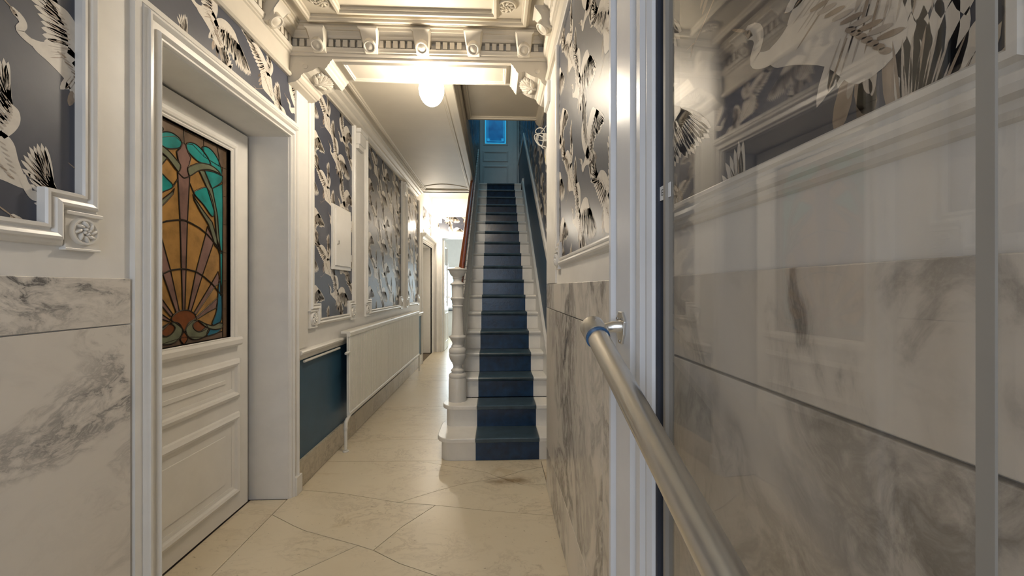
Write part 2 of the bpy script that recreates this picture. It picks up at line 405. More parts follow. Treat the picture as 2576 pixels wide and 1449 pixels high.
# beam with dentils, modillions and corbels
bm_ = struct('trim_1', MB().box(XL, XR+.12, BY0, BY1, ZS, 3.3), 'plaster', 'cream plaster beam with dentils, scroll modillions and a panelled soffit', 'beam')
PB = lambda u, v, h: (u, BY0-h, v)
MB().rings([[PB(x, z, h) for z, h in ((2.985, -.01), (2.985, .008), (2.995, .016), (3.004, .016), (3.008, .026), (3.02, .03), (3.03, .036), (3.03, -.01))] for x in (XL, XR+.02)]).build('moulding', 'plaster', bm_)
MB().rings([[PB(x, z, h) for z, h in ((3.088, -.01), (3.088, .036), (3.094, .042), (3.104, .046), (ZC-.004, .066), (ZC+.002, .07), (ZC+.002, -.01))] for x in (XL, XR+.02)]).build('cornice', 'plaster', bm_)
PSf = lambda u, v, h: (u, v, ZS-h)
MB().frame([(-1.03, BY0+.055), (.055, BY0+.055), (.055, BY1-.06), (-1.03, BY1-.06)][::-1],
   [(0, -.004), (0, .003), (.004, .010), (.010, .010), (.014, .016), (.02, .016), (.024, -.004)], PSf).build('soffit_moulding', 'plaster', bm_)
def modillion_mesh():
    mb = MB()   # local: x across, y out of the face (towards -y), z down from the ceiling at 0
    prof = [(0, 0), (-.125, 0), (-.125, -.012), (-.112, -.018), (-.098, -.034), (-.085, -.052), (-.080, -.066), (-.082, -.082), (-.070, -.102), (-.048, -.118), (-.028, -.122), (0, -.120)]
    def half(z): return .050+.012*(1 if z > -.013 else 0)-.010*min(1, max(0, (-z-.02)/.09))
    k = len(prof)
    mb.rings([[(-half(z), y, z) for y, z in prof], [(half(z), y, z) for y, z in prof]])
    c = Vector((0, -.070, -.098)); nrm = Vector((0, -.62, -.78)).normalized(); t = Vector((1, 0, 0)); b = nrm.cross(t)
    rs = []
    for r, h in ((.042, -.03), (.043, .004), (.040, .012), (.033, .013), (.027, .006), (.018, .010), (.001, .014)):
        rs.append([tuple(c+(t*math.cos(q)+b*math.sin(q))*r+nrm*h) for q in [2*math.pi*i/18 for i in range(18)]])
    mb.rings(rs)
    return mb
mod0 = modillion_mesh().build('modillion', 'plaster', bm_, smooth=True)
den0 = MB().box(-.0155, .0155, -.034, 0, 3.036, 3.084).build('dentil', 'plaster', bm_, bevel=.002)
mods = [-1.176, -.834, -.492, -.150, .192]
for i, x in enumerate(mods):
    if i == 0: mod0.location = (x, BY0, ZC)
    else: dup(mod0, (x, BY0, ZC), bm_)
x = XL+.06; first = True
while x < XR-.05:
    if min(abs(x-m) for m in mods) > .062:
        if first: den0.location = (x, BY0, 0); first = False
        else: dup(den0, (x, BY0, 0), bm_)
    x += .0475
corb = [(0, .0), (0, -.165), (.055, -.150), (.062, -.143), (.070, -.140), (.086, -.124), (.090, -.108), (.100, -.103), (.105, -.096), (.13, -.092), (.165, -.078), (.195, -.060), (.205, -.056), (.222, -.060), (.246, -.070), (.250, -.064), (.262, -.052), (.266, -.040), (.278, -.030), (.282, -.018), (.294, -.010), (.296, 0)]
for sgn, x0, nm in ((1, XL, 'left'), (-1, XR+.03, 'right')):
    mb = MB(); mb.rings([[(x0+sgn*a, y, ZS+.002+b*1.05) for a, b in corb] for y in (BY0-.003, BY1)])
    cb = mb.build('corbel', 'plaster', bm_)
    mb = MB(); mb.lathe([(.0165, 0), (.0165, .004), (.012, .006), (.001, .006)], (x0+sgn*.115, BY0-.003, ZS-.055), 16, 'y')
    for v in range(len(mb.v)): p = mb.v[v]; mb.v[v] = (p[0], 2*(BY0-.003)-p[1], p[2])
    mb.build('boss', 'plaster', cb, smooth=True)
    lf = MB(); yc = (BY0+BY1)/2
    dv = Vector((sgn*.105, 0, .045)).normalized(); nv = Vector((sgn*.39, 0, -.92)).normalized(); tv = Vector((0, 1, 0))
    base = Vector((x0+sgn*.115, yc, ZS-.098))
    lf.ell(base+dv*.05, dv*.065, tv*.022, nv*.022, 8, 5)
    for k in range(1, 5):
        for s2 in (-1, 1):
            a = .32*k; d = dv*math.cos(a)+tv*s2*math.sin(a); t = nv.cross(d)
            lf.ell(base+dv*(.012+.018*(4-k)*.6)+d*(.055+.01*(k % 2))+nv*.004, d*.058, t*.017, nv*.017, 8, 4)
    for k in range(-4, 5):
        d = (dv*math.cos(k*.24)+tv*math.sin(k*.24)); lf.ell(base+d*.105+nv*.008-tv*0, d*.024, nv.cross(d)*.014, nv*.012, 6, 4)
    lf.build('acanthus_leaf', 'plaster', cb, smooth=True)

# side cornices of the lobby
def cornice(P, name, y0, y1, label, mpos):
    prof = [(2.845, -.02), (2.845, .018), (2.855, .030), (2.868, .030), (2.874, .018), (2.885, .012), (2.99, .020), (2.995, .03), (3.004, .03), (3.008, .04), (3.02, .046), (3.03, .05), (3.03, .02), (3.088, .02), (3.088, .05), (3.094, .056), (3.104, .06), (ZC-.004, .08), (ZC+.002, .085), (ZC+.002, -.02)]
    o = MB().rings([[P(y, z, h) for z, h in prof] for y in (y0, y1)]).build(name, 'plaster')
    tag(o, label, 'cornice', 'structure')
    sx = 1 if P is PL else -1; x0 = P(0, 0, .014)[0]
    d0 = None; y = y0+.03
    mm = modillion_mesh(); mm.v = [(-py*sx, px_, pz) for px_, py, pz in mm.v]; mo = None
    for my in mpos:
        if mo is None: mo = mm.build('modillion', 'plaster', o, smooth=True); mo.location = (x0, my, ZC)
        else: dup(mo, (x0, my, ZC), o)
    while y < y1-.02:
        if min(abs(y-m) for m in mpos) > .062:
            if d0 is None:
                d0 = MB().box(min(0, sx*.036), max(0, sx*.036), -.0155, .0155, 3.036, 3.084).build('dentil', 'plaster', o, bevel=.002); d0.location = (x0, y, 0)
            else: dup(d0, (x0, y, 0), o)
        y += .0475
    return o
cornice(PL, 'trim_2', -1.3, BY0, 'cream plaster cornice with dentils along the top of the left lobby wall', [.40, .74, 1.08, 1.42, 1.76, 2.10, 2.44])
cornice(PR, 'trim_3', -1.3, BY0, 'cream plaster cornice with dentils along the top of the right lobby wall', [.40, .74, 1.08, 1.42, 1.76, 2.10, 2.44])

# hall ceiling, stair ceiling, far ceiling
PH = lambda u, v, h: (u, v, ZH-h)
ch = struct('ceiling_hall', MB().box(-1.75, -.35, BY1, 7.0, ZH, ZP+.1), 'ceil', 'low cream plaster ceiling of the narrow hallway beside the stairs', 'ceiling')
MB().frame([(-1.17, 3.10), (-.47, 3.10), (-.47, 6.75), (-1.17, 6.75)][::-1],
   [(-.0, -.004), (0, .006), (.008, .010), (.016, .010), (.020, .018), (.034, .018), (.05, .006), (.06, .005), (.06, -.004)], PH).build('moulding', 'ceil', ch)
arc = [(-1.33+.97*t/16, 6.72-.30*math.sin(math.pi*t/16)) for t in range(17)]
MB().frame(arc, [(0, -.003), (0, .006), (.006, .008), (.014, .007), (.018, -.003)], PH, False).build('arched_moulding', 'ceil', ch)
MB().rings([[(x, y, z) for x, z in ((XL-.01, 3.0), (XL+.02, 3.0), (XL+.025, 3.012), (XL+.05, 3.022), (XL+.062, 3.03), (XL+.07, 3.045), (XL+.105, 3.06), (XL+.115, 3.075), (XL+.14, 3.08), (XL+.14, ZH+.005), (XL-.01, ZH+.005))] for y in (BY1, 7.0)]).build('cornice', 'plaster', ch)
MB().rings([[(x, y, z) for x, z in ((-.43, ZH+.003), (-.43, ZH-.01), (-.40, ZH-.014), (-.352, ZH-.014), (-.345, ZH-.006), (-.345, ZH+.12), (-.335, ZH+.13), (-.33, ZH+.15), (-.33, ZP+.1), (-.43, ZP+.1))] for y in (BY1, 7.62)]).build('fascia', 'ceil', ch)
PP = lambda u, v, h: (u, v, ZP-h)
cp = struct('ceiling_stair', MB().box(-.35, XS+.05, BY1, 4.58, ZP, ZP+.11), 'ceil', 'small panelled cream ceiling over the foot of the staircase', 'ceiling')
MB().frame([(-.27, 3.12), (.46, 3.12), (.46, 4.47), (-.27, 4.47)][::-1],
   [(0, -.004), (0, .008), (.008, .012), (.016, .012), (.02, .024), (.04, .024), (.052, .012), (.06, -.004)], PP).build('moulding', 'ceil', cp)
MB().rings([[(x, y, z) for x, z in ((XS+.01, ZP-.09), (XS-.01, ZP-.09), (XS-.02, ZP-.06), (XS-.045, ZP-.04), (XS-.06, ZP-.01), (XS-.06, ZP+.005), (XS+.01, ZP+.005))] for y in (BY1, 4.58)]).build('cove', 'ceil', cp)
struct('ceiling_far', MB().box(-1.75, -.33, 7.0, YE+.1, 3.41, 3.45).box(-1.75, -.33, 6.95, 7.02, ZH, 3.45), 'ceil', 'ceiling at the far end of the hallway', 'ceiling')

# ------------------------------------------------------------------ crane print
def _bez(a, b, c, t): return tuple((1-t)**2*x+2*t*(1-t)*y+t*t*z for x, y, z in zip(a, b, c))
def feather(p, q, wd, bend=0.0):
    p = Vector(p); q = Vector(q); d = q-p; n = Vector((-d.y, d.x)).normalized(); L = []
    Rr = []
    for t, f in ((0, .45), (.25, .85), (.55, 1), (.8, .8), (.93, .42)):
        c = p+d*t+n*bend*math.sin(math.pi*t); L.append(tuple(c+n*wd*f*.5)); Rr.append(tuple(c-n*wd*f*.5))
    return L+[tuple(q)]+Rr[::-1]
def ribbon(pts, ws_):
    L = []; Q = []
    for i, p in enumerate(pts):
        a = Vector(pts[max(0, i-1)]); b = Vector(pts[min(len(pts)-1, i+1)]); d = (b-a); n = Vector((-d.y, d.x)).normalized() if d.length > 0 else Vector((0, 1))
        w_ = ws_[i] if isinstance(ws_, (list, tuple)) else ws_
        L.append(tuple(Vector(p)+n*w_/2)); Q.append(tuple(Vector(p)-n*w_/2))
    return [[L[i], L[i+1], Q[i+1], Q[i]] for i in range(len(pts)-1)]
def crane(kind):
    """list of (material index, layer, convex or simple polygon) in metres; u right, v up"""
    rnd = random.Random(kind*11+3); S = []
    sx, sy, cx, cy = {1: (.00171, .00073, 285, 340), 2: (.00205, .00081, 425, 810), 3: (.00217, .00083, 500, 570)}[kind]
    c = lambda x, y: ((x-cx)*sx, -(y-cy)*sy)
    def poly(pts, m, l, smooth=True):
        pts = [c(*p) for p in pts]
        S.append((m, l, catmull(pts, True, 4) if smooth else pts))
    def line_(pts, w0, m, l, taper=True):
        q = catmull([c(*p) for p in pts], False, 5); k = len(q)
        ww = [w0*(1-.75*i/(k-1)) if taper else w0 for i in range(k)]
        for f in ribbon(q, ww): S.append((m, l, f))
    def wing(sh, mid, tip, d0, d1, fan, l0, l1, n, wd, cover):
        a, b, t_ = c(*sh), c(*mid), c(*tip)
        lead = [_bez(a, b, t_, i/24) for i in range(25)]
        ns = int(n*.62); fs = []
        for i in range(ns):
            k = i/(ns-1); fs.append((.04+.74*k, d0+(d1-d0)*k, l0+(l1-l0)*k*.8, wd))
        for i in range(n-ns):
            k = i/(n-ns-1); fs.append((.80+.20*k, d1+(fan-d1)*k**.9, l1*(.95+.22*math.sin(math.pi*(.15+.6*k))), wd*.82))
        for i, (t, dg, L, w_) in enumerate(fs):
            p = _bez(a, b, t_, t); ang = R(dg); L *= rnd.uniform(.95, 1.05)
            q = (p[0]+L*math.cos(ang), p[1]+L*math.sin(ang))
            S.append((0, 1, feather(p, q, w_*rnd.uniform(.95, 1.1), rnd.uniform(-.003, .006))))
            v = (Vector(q)-Vector(p))
            s0 = Vector(p)+v*rnd.uniform(.30, .45); s1 = Vector(p)+v*rnd.uniform(.82, .95)
            nn = Vector((-v.y, v.x)).normalized()*w_*.36
            S.append((2 if i % 3 else 1, 3, feather(s0+nn, s1+nn, .0030)))
            S.append((2, 3, feather(s0+nn*.1, Vector(p)+v*.72, .0024)))
        for f in ribbon(lead, [cover*(.55+.6*math.sin(math.pi*(.1+.8*i/24)))*(1 if i < 20 else (25-i)/5.5) for i in range(25)]): S.append((0, 2, f))
        for i in range(3, 22, 2):           # scalloped covert shading
            p = Vector(lead[i]); ang = R(d0+(d1-d0)*(i/24)); d = Vector((math.cos(ang), math.sin(ang)))
            S.append((2, 4, feather(p+d*cover*.35, p+d*cover*(.9+.3*rnd.random()), .0065)))
            if i % 4 == 1: S.append((1, 4, feather(p+d*cover*.7, p+d*cover*1.5, .0045)))
    def head(p, ang):
        x, y = c(*p); d = Vector((math.cos(R(ang)), math.sin(R(ang)))); n = Vector((-d.y, d.x)); p = Vector((x, y))
        S.append((0, 2, [tuple(p+d*a+n*b) for a, b in ((-.016, 0), (-.012, .009), (0, .011), (.012, .006), (.016, 0), (.012, -.007), (0, -.010), (-.012, -.008))]))
        S.append((1, 3, [tuple(p+d*a+n*b) for a, b in ((-.010, .004), (0, .010), (.012, .005), (.015, 0), (.002, -.002))]))
        S.append((1, 3, feather(p+d*.010, p+d*.055, .0045)))
        S.append((3, 5, [tuple(p+d*a+n*b) for a, b in ((.002, .001), (.005, .004), (.008, .001), (.005, -.002))]))
    def tail(pts, wd=.016):
        for i, (p, q) in enumerate(pts): S.append((3 if i % 2 else 1, 0, feather(c(*p), c(*q), wd)))
        for i, (p, q) in enumerate(pts): S.append((2, 1, feather(c(p[0]+3, p[1]), c((p[0]+q[0])/2+3, (p[1]+q[1])/2), wd*.4)))
    if kind == 1:
        tail([((280, 400), (258, 470)), ((275, 380), (255, 430)), ((285, 430), (262, 490))], .014)
        line_([(285, 490), (262, 520), (238, 545)], .004, 1, 0); line_([(245, 535), (228, 530)], .003, 1, 0); line_([(242, 540), (236, 562)], .003, 1, 0)
        wing((322, 340), (352, 250), (334, 200), 150, 125, 92, .055, .11, 14, .020, .024)
        wing((318, 345), (285, 205), (222, 200), 232, 172, 116, .085, .135, 22, .024, .040)
        poly([(283, 345), (318, 320), (338, 350), (346, 420), (356, 480), (366, 520), (350, 525), (325, 510), (285, 490), (276, 440), (274, 390)], 0, 2)
        line_([(350, 470), (358, 520), (368, 552), (381, 545), (380, 510), (372, 482), (370, 472)], [.024] and .020, 0, 3, False)
        head((371, 470), -38)
        for k in range(9): S.append((2 if k % 2 else 1, 5, feather(c(290+5*k, 380+13*k), c(300+5*k, 392+13*k), .005)))
        for k in range(6): S.append((2, 5, feather(c(318+3*k, 360+20*k), c(328+3*k, 372+20*k), .004)))
    elif kind == 2:
        tail([((400, 960), (392, 1035)), ((410, 960), (408, 1058)), ((420, 950), (425, 1060)), ((430, 950), (440, 1030)), ((405, 980), (412, 1030))], .022)
        wing((396, 830), (412, 700), (368, 655), 210, 150, 98, .09, .128, 22, .025, .040)
        wing((402, 870), (440, 760), (490, 850), -118, -82, -44, .11, .145, 22, .027, .046)
        poly([(338, 848), (352, 838), (372, 810), (395, 800), (412, 850), (424, 900), (428, 965), (405, 985), (385, 935), (362, 900), (345, 880)], 0, 2)
        line_([(356, 862), (338, 856), (326, 838), (330, 812), (328, 795), (322, 783)], .021, 0, 3, False)
        head((321, 782), 145)
        for k in range(9): S.append((2 if k % 2 else 1, 5, feather(c(375+5*k, 840+13*k), c(388+5*k, 848+13*k), .006)))
        for k in range(7): S.append((1, 5, feather(c(398+3*k, 905+9*k), c(404+3*k, 915+9*k), .006)))
    else:
        tail([((508, 680), (515, 760)), ((515, 680), (528, 780)), ((520, 675), (545, 752)), ((525, 670), (550, 720)), ((512, 690), (535, 770))], .022)
        wing((482, 650), (425, 520), (442, 440), 20, 52, 96, .07, .125, 22, .024, .036)
        wing((490, 670), (482, 470), (545, 500), -70, -54, -36, .11, .13, 24, .027, .062)
        poly([(440, 668), (462, 640), (482, 600), (500, 640), (518, 670), (520, 695), (498, 702), (470, 688), (450, 690)], 0, 2)
        line_([(462, 665), (448, 690), (438, 676), (436, 650), (430, 636), (424, 627)], .021, 0, 3, False)
        head((424, 626), 150)
        for k in range(10): S.append((1 if k % 2 else 2, 5, feather(c(506-1*k, 560+14*k), c(518-1*k, 568+14*k), .006)))
        for k in range(5): S.append((2, 5, feather(c(468+8*k, 655+7*k), c(478+8*k, 665+7*k), .006)))
    return S
CR = {k: crane(k) for k in (1, 2, 3)}
CRT = {}
for k, S in CR.items():
    T = []
    for m, l, pg in S:
        for t in tessellate_polygon([[Vector((a, b, 0)) for a, b in pg]]): T.append((m, l, [pg[i] for i in t]))
    CRT[k] = T
def clip(poly, region):
    out = poly; k = len(region)
    for i in range(k):
        ax, ay = region[i]; bx, by = region[(i+1) % k]; inp = out; out = []
        if not inp: break
        f = lambda p: (bx-ax)*(p[1]-ay)-(by-ay)*(p[0]-ax)
        for j in range(len(inp)):
            p, q = inp[j-1], inp[j]; fp, fq = f(p), f(q)
            if (fp >= 0) != (fq >= 0):
                t = fp/(fp-fq); out.append((p[0]+(q[0]-p[0])*t, p[1]+(q[1]-p[1])*t))
            if fq >= 0: out.append(q)
    return out
def ccw(r):
    a = sum(p[0]*q[1]-q[0]*p[1] for p, q in zip(r, r[1:]+r[:1])); return r if a > 0 else r[::-1]
def wallpaper(P, regions, anchor, parent, flip=1, base=.0015, name='wallpaper'):
    """regions: convex polygons in (u, v); one backing part and one child for every printed crane"""
    mb = MB(); regions = [ccw(list(r)) for r in regions]
    for r in regions: mb.prism(r, P, -.002, base)
    wp = mb.build(name, 'paper', parent)
    us = [p[0] for r in regions for p in r]; vs_ = [p[1] for r in regions for p in r]
    au, av = anchor
    for i in range(-14, 15):
        for j in range(-10, 11):
            for kind, ou, ov in ((1, 0, 0), (3, .45, 0), (2, .31, -.25)):
                cu = au+flip*(i*.67+ou); cv = av+ov+j*.60+(.30 if i % 2 else 0)
                if cu < min(us)-.3 or cu > max(us)+.3 or cv < min(vs_)-.3 or cv > max(vs_)+.3: continue
                mb = MB()
                for m, l, t in CRT[kind]:
                    q = [(cu+flip*a, cv+b) for a, b in t]
                    if all(p[0] < min(us) or p[0] > max(us) or p[1] < min(vs_) or p[1] > max(vs_) for p in q): continue
                    for r in regions:
                        pc = clip(q, r)
                        if len(pc) > 2: mb.add([P(a, b, base+.0002+.00022*l) for a, b in pc], [tuple(range(len(pc)))], m)
                if mb.f: mb.build('printed_crane', ['crane', 'ink', 'shade', 'dark'], wp, fix=False)
    return wp

# ------------------------------------------------------------------ panelled wall frames
MPROF = [(0, -.002), (0, .026), (.004, .032), (.012, .032), (.016, .022), (.022, .020), (.028, .034), (.038, .038), (.046, .034), (.050, .022), (.058, .018), (.064, .010), (.067, -.002)]
def scaled(prof, f): return [(o*f, h*(f if f > .77 else f*.75)) for o, h in prof]
def panel(P, Y0, Y1, z0, z1, n, wd, label, anchor, blocks=(0, 1), flip=1, closed_top=False, root='wall_panel', pm='white'):
    e = empty(root, P((Y0+Y1)/2, z0, 0)); inv = Vector(e.location)
    Q = lambda u, v, h: tuple(Vector(P(u, v, h))-inv)
    L, Rr = 0 in blocks, 1 in blocks
    path = [(Y0, z1)]
    path += [(Y0, z0+n), (Y0+n, z0+n), (Y0+n, z0)] if L else [(Y0, z0)]
    path += [(Y1-n, z0), (Y1-n, z0+n), (Y1, z0+n)] if Rr else [(Y1, z0)]
    path += [(Y1, z1)]
    f = wd/.067
    MB().frame(path[::-1], scaled(MPROF, f), Q, closed_top).build('moulding', pm, e)
    for k, yc in ((0, Y0-wd+n/2), (1, Y1+wd-n/2)):
        if k not in blocks: continue
        zc = z0-wd+n/2; mb = MB(); hf = n/2
        mb.pbox(Q, yc-hf, yc+hf, zc-hf-.004, zc+hf+.004, -.002, .016)
        mb.pbox(Q, yc-hf-.004, yc+hf+.004, zc+hf-.004, zc+hf+.008, -.002, .026)
        mb.pbox(Q, yc-hf-.003, yc+hf+.003, zc-hf-.010, zc-hf-.002, -.002, .020)
        b = mb.build('corner_block', pm, e, bevel=.0015)
        rosette(lambda u, v, h: Q(u, v, h+.015), yc, zc, n*.42, pm, b)
    regs = [[(Y0+(n if L else 0), z0), (Y1-(n if Rr else 0), z0), (Y1-(n if Rr else 0), z0+n), (Y0+(n if L else 0), z0+n)], [(Y0, z0+n), (Y1, z0+n), (Y1, z1), (Y0, z1)]]
    wallpaper(Q, regs, anchor, e, flip)
    return tag(e, label, 'wall panel', 'structure')
panel(PL, -.6, 1.38, 1.62, 2.835, .11, .067, 'crane wallpaper panel with rosette corner block above the left marble dado', (2.46, 2.45), closed_top=True)
HA = (3.32, 2.853)
panel(PL, 3.08, 3.93, 1.18, 3.03, .12, .055, 'crane wallpaper panel behind the small white cupboard door in the hallway', HA)
panel(PL, 4.36, 5.93, 1.18, 3.0, .12, .055, 'wide middle crane wallpaper panel above the radiator', HA)
panel(PL, 6.30, 7.22, 1.18, 3.0, .12, .055, 'farthest crane wallpaper panel above the far end of the radiator', HA)
panel(PR, .265, 2.30, 1.588, 2.835, .09, .050, 'crane wallpaper panel on the right wall above the marble, partly behind glass', (2.0, 2.62), (1,), -1, True)
def plain_paper(P, regs, anchor, wall, flip=1, framed=None):
    wallpaper(P, regs, anchor, wall, flip)
    if framed: MB().frame(framed, scaled(MPROF, .6), P, False).build('moulding', 'white', wall)
rect = lambda a, b, c, d: [(a, c), (b, c), (b, d), (a, d)]
plain_paper(PL, [rect(1.585, 2.83, 2.53, 2.85)], (2.45, 2.73), wl)
plain_paper(PL, [rect(7.72, 8.72, 2.50, 3.0)], HA, wl)
plain_paper(PE, [rect(-1.325, -.36, 2.67, 2.90), rect(-1.235, -.36, 2.90, 3.04)], (-1.35, 2.68), we, 1, [(-.36, 3.04), (-1.235, 3.04), (-1.235, 2.90), (-1.325, 2.90), (-1.325, 2.66)])
RAIL = 1.12
Yb = 7.16
plain_paper(PS, [[(2.85, line_z(2.85)+RAIL), (Yb, line_z(Yb)+RAIL), (Yb, 5.8), (2.85, 5.8)], [(Yb, line_z(Yb)+RAIL), (8.8, line_z(Yb)+RAIL), (8.8, 5.8), (Yb, 5.8)]], (3.5, 2.6), ws, -1)
plain_paper(lambda u, v, h: (-.35+h, u, v), [[(4.6, 3.46), (8.78, 3.46), (8.78, 5.8), (4.6, 5.8)]], (5.1, 3.9), wu)

# small capital blocks between the hallway panels, picture rail
for y in (4.11, 6.12):
    e = MB().pbox(PL, y-.085, y+.085, 2.86, 3.0, 0, .05).pbox(PL, y-.11, y+.11, 2.97, 3.01, 0, .065).pbox(PL, y-.075, y+.075, 2.82, 2.87, 0, .035).build('capital_block', 'white', wl, bevel=.003)
tag(MB().tube([(XL+.035, 4.36, 3.04), (XL+.035, 5.3, 3.035), (XL+.035, 6.0, 3.04)], .011, 8).build('conduit_pipe', 'white', smooth=True), 'thin white conduit pipe along the top of the middle wallpaper panel', 'pipe')
# pilasters under the corbels
MB().pbox(PL, 2.835, 3.0, .99, 2.81, -.002, .012).build('pilaster', 'white', wl, bevel=.002)
MB().pbox(PR, 2.41, 2.81, 1.45, 2.80, -.002, .010).pbox(PR, 2.62, 2.80, 2.66, 2.80, 0, .03).build('pilaster', 'white', wr, bevel=.002)

# ------------------------------------------------------------------ marble dado, skirtings, chair rail
SEED = [1.0]
def slab(P, u0, u1, v0, v1, mat, parent, name='marble_slab', t=.012, seed=None):
    c = Vector(P((u0+u1)/2, (v0+v1)/2, 0))-Vector((2, 0, 0)); Q = lambda u, v, h: tuple(Vector(P(u, v, h))-c)
    o = MB().pbox(Q, u0+.0012, u1-.0012, v0+.0012, v1-.0012, 0, t).build(name, mat, parent, bevel=.0015); o.location = c
    SEED[0] += 2.37; o['vein_seed'] = seed if seed is not None else SEED[0]
    return o
for a, b in ((-1.3, .35), (.35, 1.572)):
    slab(PL, a, b, .004, 1.282, 'marble', wl, seed=8.11); slab(PL, a, b, 1.284, 1.456, 'marble', wl, seed=5.74)
for a, b, sd in ((-1.3, -.25, 31.8), (-.25, 1.33, 53.14), (1.33, 2.806, 38.92)):
    slab(PR, a, b, .003, .298, 'marble_r', wr); slab(PR, a, b, .300, 1.283, 'marble_r', wr, seed=sd)
for a, b, sd in ((-1.3, .1, 12), (.1, 1.53, 31.81), (1.53, 1.95, 46), (1.95, 2.806, 24.7)): slab(PR, a, b, 1.285, 1.446, 'marble_r', wr, seed=sd)
MB().box(XR-.011, XR+.14, 2.806, 2.812, 0, 2.8).build('end_board', 'white', wr)
for a, b in ((2.845, 3.33), (3.33, 3.95), (3.95, 4.55), (4.55, 5.7), (5.7, 6.8), (6.8, 7.55)): slab(PL, a, b, .003, .195, 'plinth', wl, 'skirting_slab', .022)
MB().pbox(PL, 2.84, 7.52, .19, .93, -.001, .002).build('blue_dado', 'blue', wl)
MB().rings([[PL(y, z, h) for z, h in ((.905, -.002), (.905, .012), (.915, .022), (.925, .022), (.93, .030), (.945, .032), (.952, .046), (.966, .050), (.976, .042), (.976, -.002))] for y in (2.842, 7.5)]).build('chair_rail', 'white', wl)
tag(MB().tube([PL(2.93, .890, .018), PL(3.3, .889, .018), PL(3.58, .889, .018)], .010, 8).build('heating_pipe', 'white', smooth=True), 'thin white pipe running under the chair rail on the blue dado', 'pipe')

# ------------------------------------------------------------------ door 1: recessed door with stained glass
XD = -1.64
PD = lambda u, v, h: (XD+h, u, v)
d1 = empty('door_1', (0, 0, 0)); tag(d1, 'white panelled door with an art nouveau stained-glass pane in a deep recess', 'door', 'structure')
GC = 2.187; G0, G1, GZ0, GZ1 = GC-.341, GC+.341, 1.118, 2.268
D0, D1 = 1.675, 2.70
mb = MB()
mb.pbox(PD, D0, G0-.0, .01, 2.42, -.04, 0); mb.pbox(PD, G1, D1, .01, 2.42, -.04, 0)
mb.pbox(PD, G0, G1, .01, GZ0, -.04, -.0002); mb.pbox(PD, G0, G1, GZ1, 2.42, -.04, -.0002)
mb.build('door_leaf', 'white', d1)
FP = [(0, -.02), (0, .004), (.008, .010), (.014, .010), (.02, .018), (.034, .022), (.042, .022), (.048, .012), (.058, .012), (.064, .006), (.070, -.001)]
MB().frame(rect(G0, G1, GZ0, GZ1)[::-1], FP, PD).build('glass_moulding', 'white', d1)
MB().rings([[PD(y, z, h) for z, h in ((GZ0-.058, -.001), (GZ0-.058, .024), (GZ0-.046, .034), (GZ0-.02, .036), (GZ0-.006, .028), (GZ0-.002, -.001))] for y in (G0-.07, G1+.07)]).build('sill_moulding', 'white', d1)
for za, zb in ((.731, .966), (.124, .627)):
    mb = MB(); mb.frame(rect(G0-.01, G1+.01, za+.06, zb-.06)[::-1], [(0, -.001), (0, .003), (.02, .006), (.028, .020), (.042, .026), (.052, .018), (.064, .012), (.07, -.001)], PD)
    mb.build('panel_moulding', 'white', d1)
    MB().prism(rect(G0+.05, G1-.05, za+.105, zb-.105), PD, -.001, .006).build('raised_panel', 'white', d1, bevel=.003)
MB().pbox(PD, G0-.15, G0-.06, 1.12, 1.135, .03, .045).build('door_handle', 'brass', d1, bevel=.004)
# stained glass pieces and lead
sg = MB().pbox(PD, G0, G1, GZ0, GZ1, -.030, -.022).build('stained_glass', 'g_amber', d1)
SH = {
'lobe1':[(15,1067),(31,1088),(72,1098),(113,1090),(150,1070),(179,1048),(195,1021),(113,1008),(58,1024),(25,1043)],
'lobe2':[(131,1093),(164,1113),(210,1107),(258,1074),(290,1022),(294,984),(249,1010),(202,1020),(179,1054)],
'teal3':[(153,970),(218,984),(274,983),(299,979),(290,943),(234,900),(202,887),(172,933)],
'teal4':[(72,823),(113,857),(172,877),(218,803),(226,733),(202,726),(142,776)],
'teal5':[(210,883),(299,934),(303,810),(301,560),(294,254),(282,255),(278,480),(266,646),(258,728),(234,807)],
'arch':[(25,948),(58,973),(113,1003),(179,1016),(234,1011),(274,992),(202,990),(142,975),(99,955),(44,913),(31,919)],
'stem':[(110,958),(150,969),(210,883),(249,754),(274,557),(286,508),(274,507),(253,555),(230,751),(172,874)],
'stem2':[(65,816),(78,794),(142,739),(210,687),(266,556),(278,525),(249,544),(234,553),(179,671),(113,739),(72,787)],
'tealb':[(266,333),(282,333),(294,226),(290,113),(249,89),(210,92),(249,172)],
'curl':[(99,123),(157,97),(218,81),(266,93),(299,84),(282,58),(218,59),(157,81)],
'tealc':[(179,63),(234,57),(290,57),(249,33),(172,26)],
'green':[(85,124),(38,118),(11,80),(31,38),(85,16),(157,28),(187,62),(157,76),(113,56),(72,74),(61,100)],
'eye':[(65,105),(99,120),(142,104),(172,77),(128,57),(85,65),(65,85)],
'ray1':[(31,184),(51,175),(135,374),(218,557),(226,579),(172,656),(161,610),(85,388)],
'ray2':[(72,166),(85,155),(234,311),(274,333),(262,400),(210,333)],
'ray3':[(92,129),(89,139),(172,192),(258,244),(245,183),(172,160)]}
lead = MB()
def came(pts, closed, h, r=.0034):
    lead.tube([PD(GC+a/1000, GZ0+b/1000, h) for a, b in pts], r, 6, 0, closed)
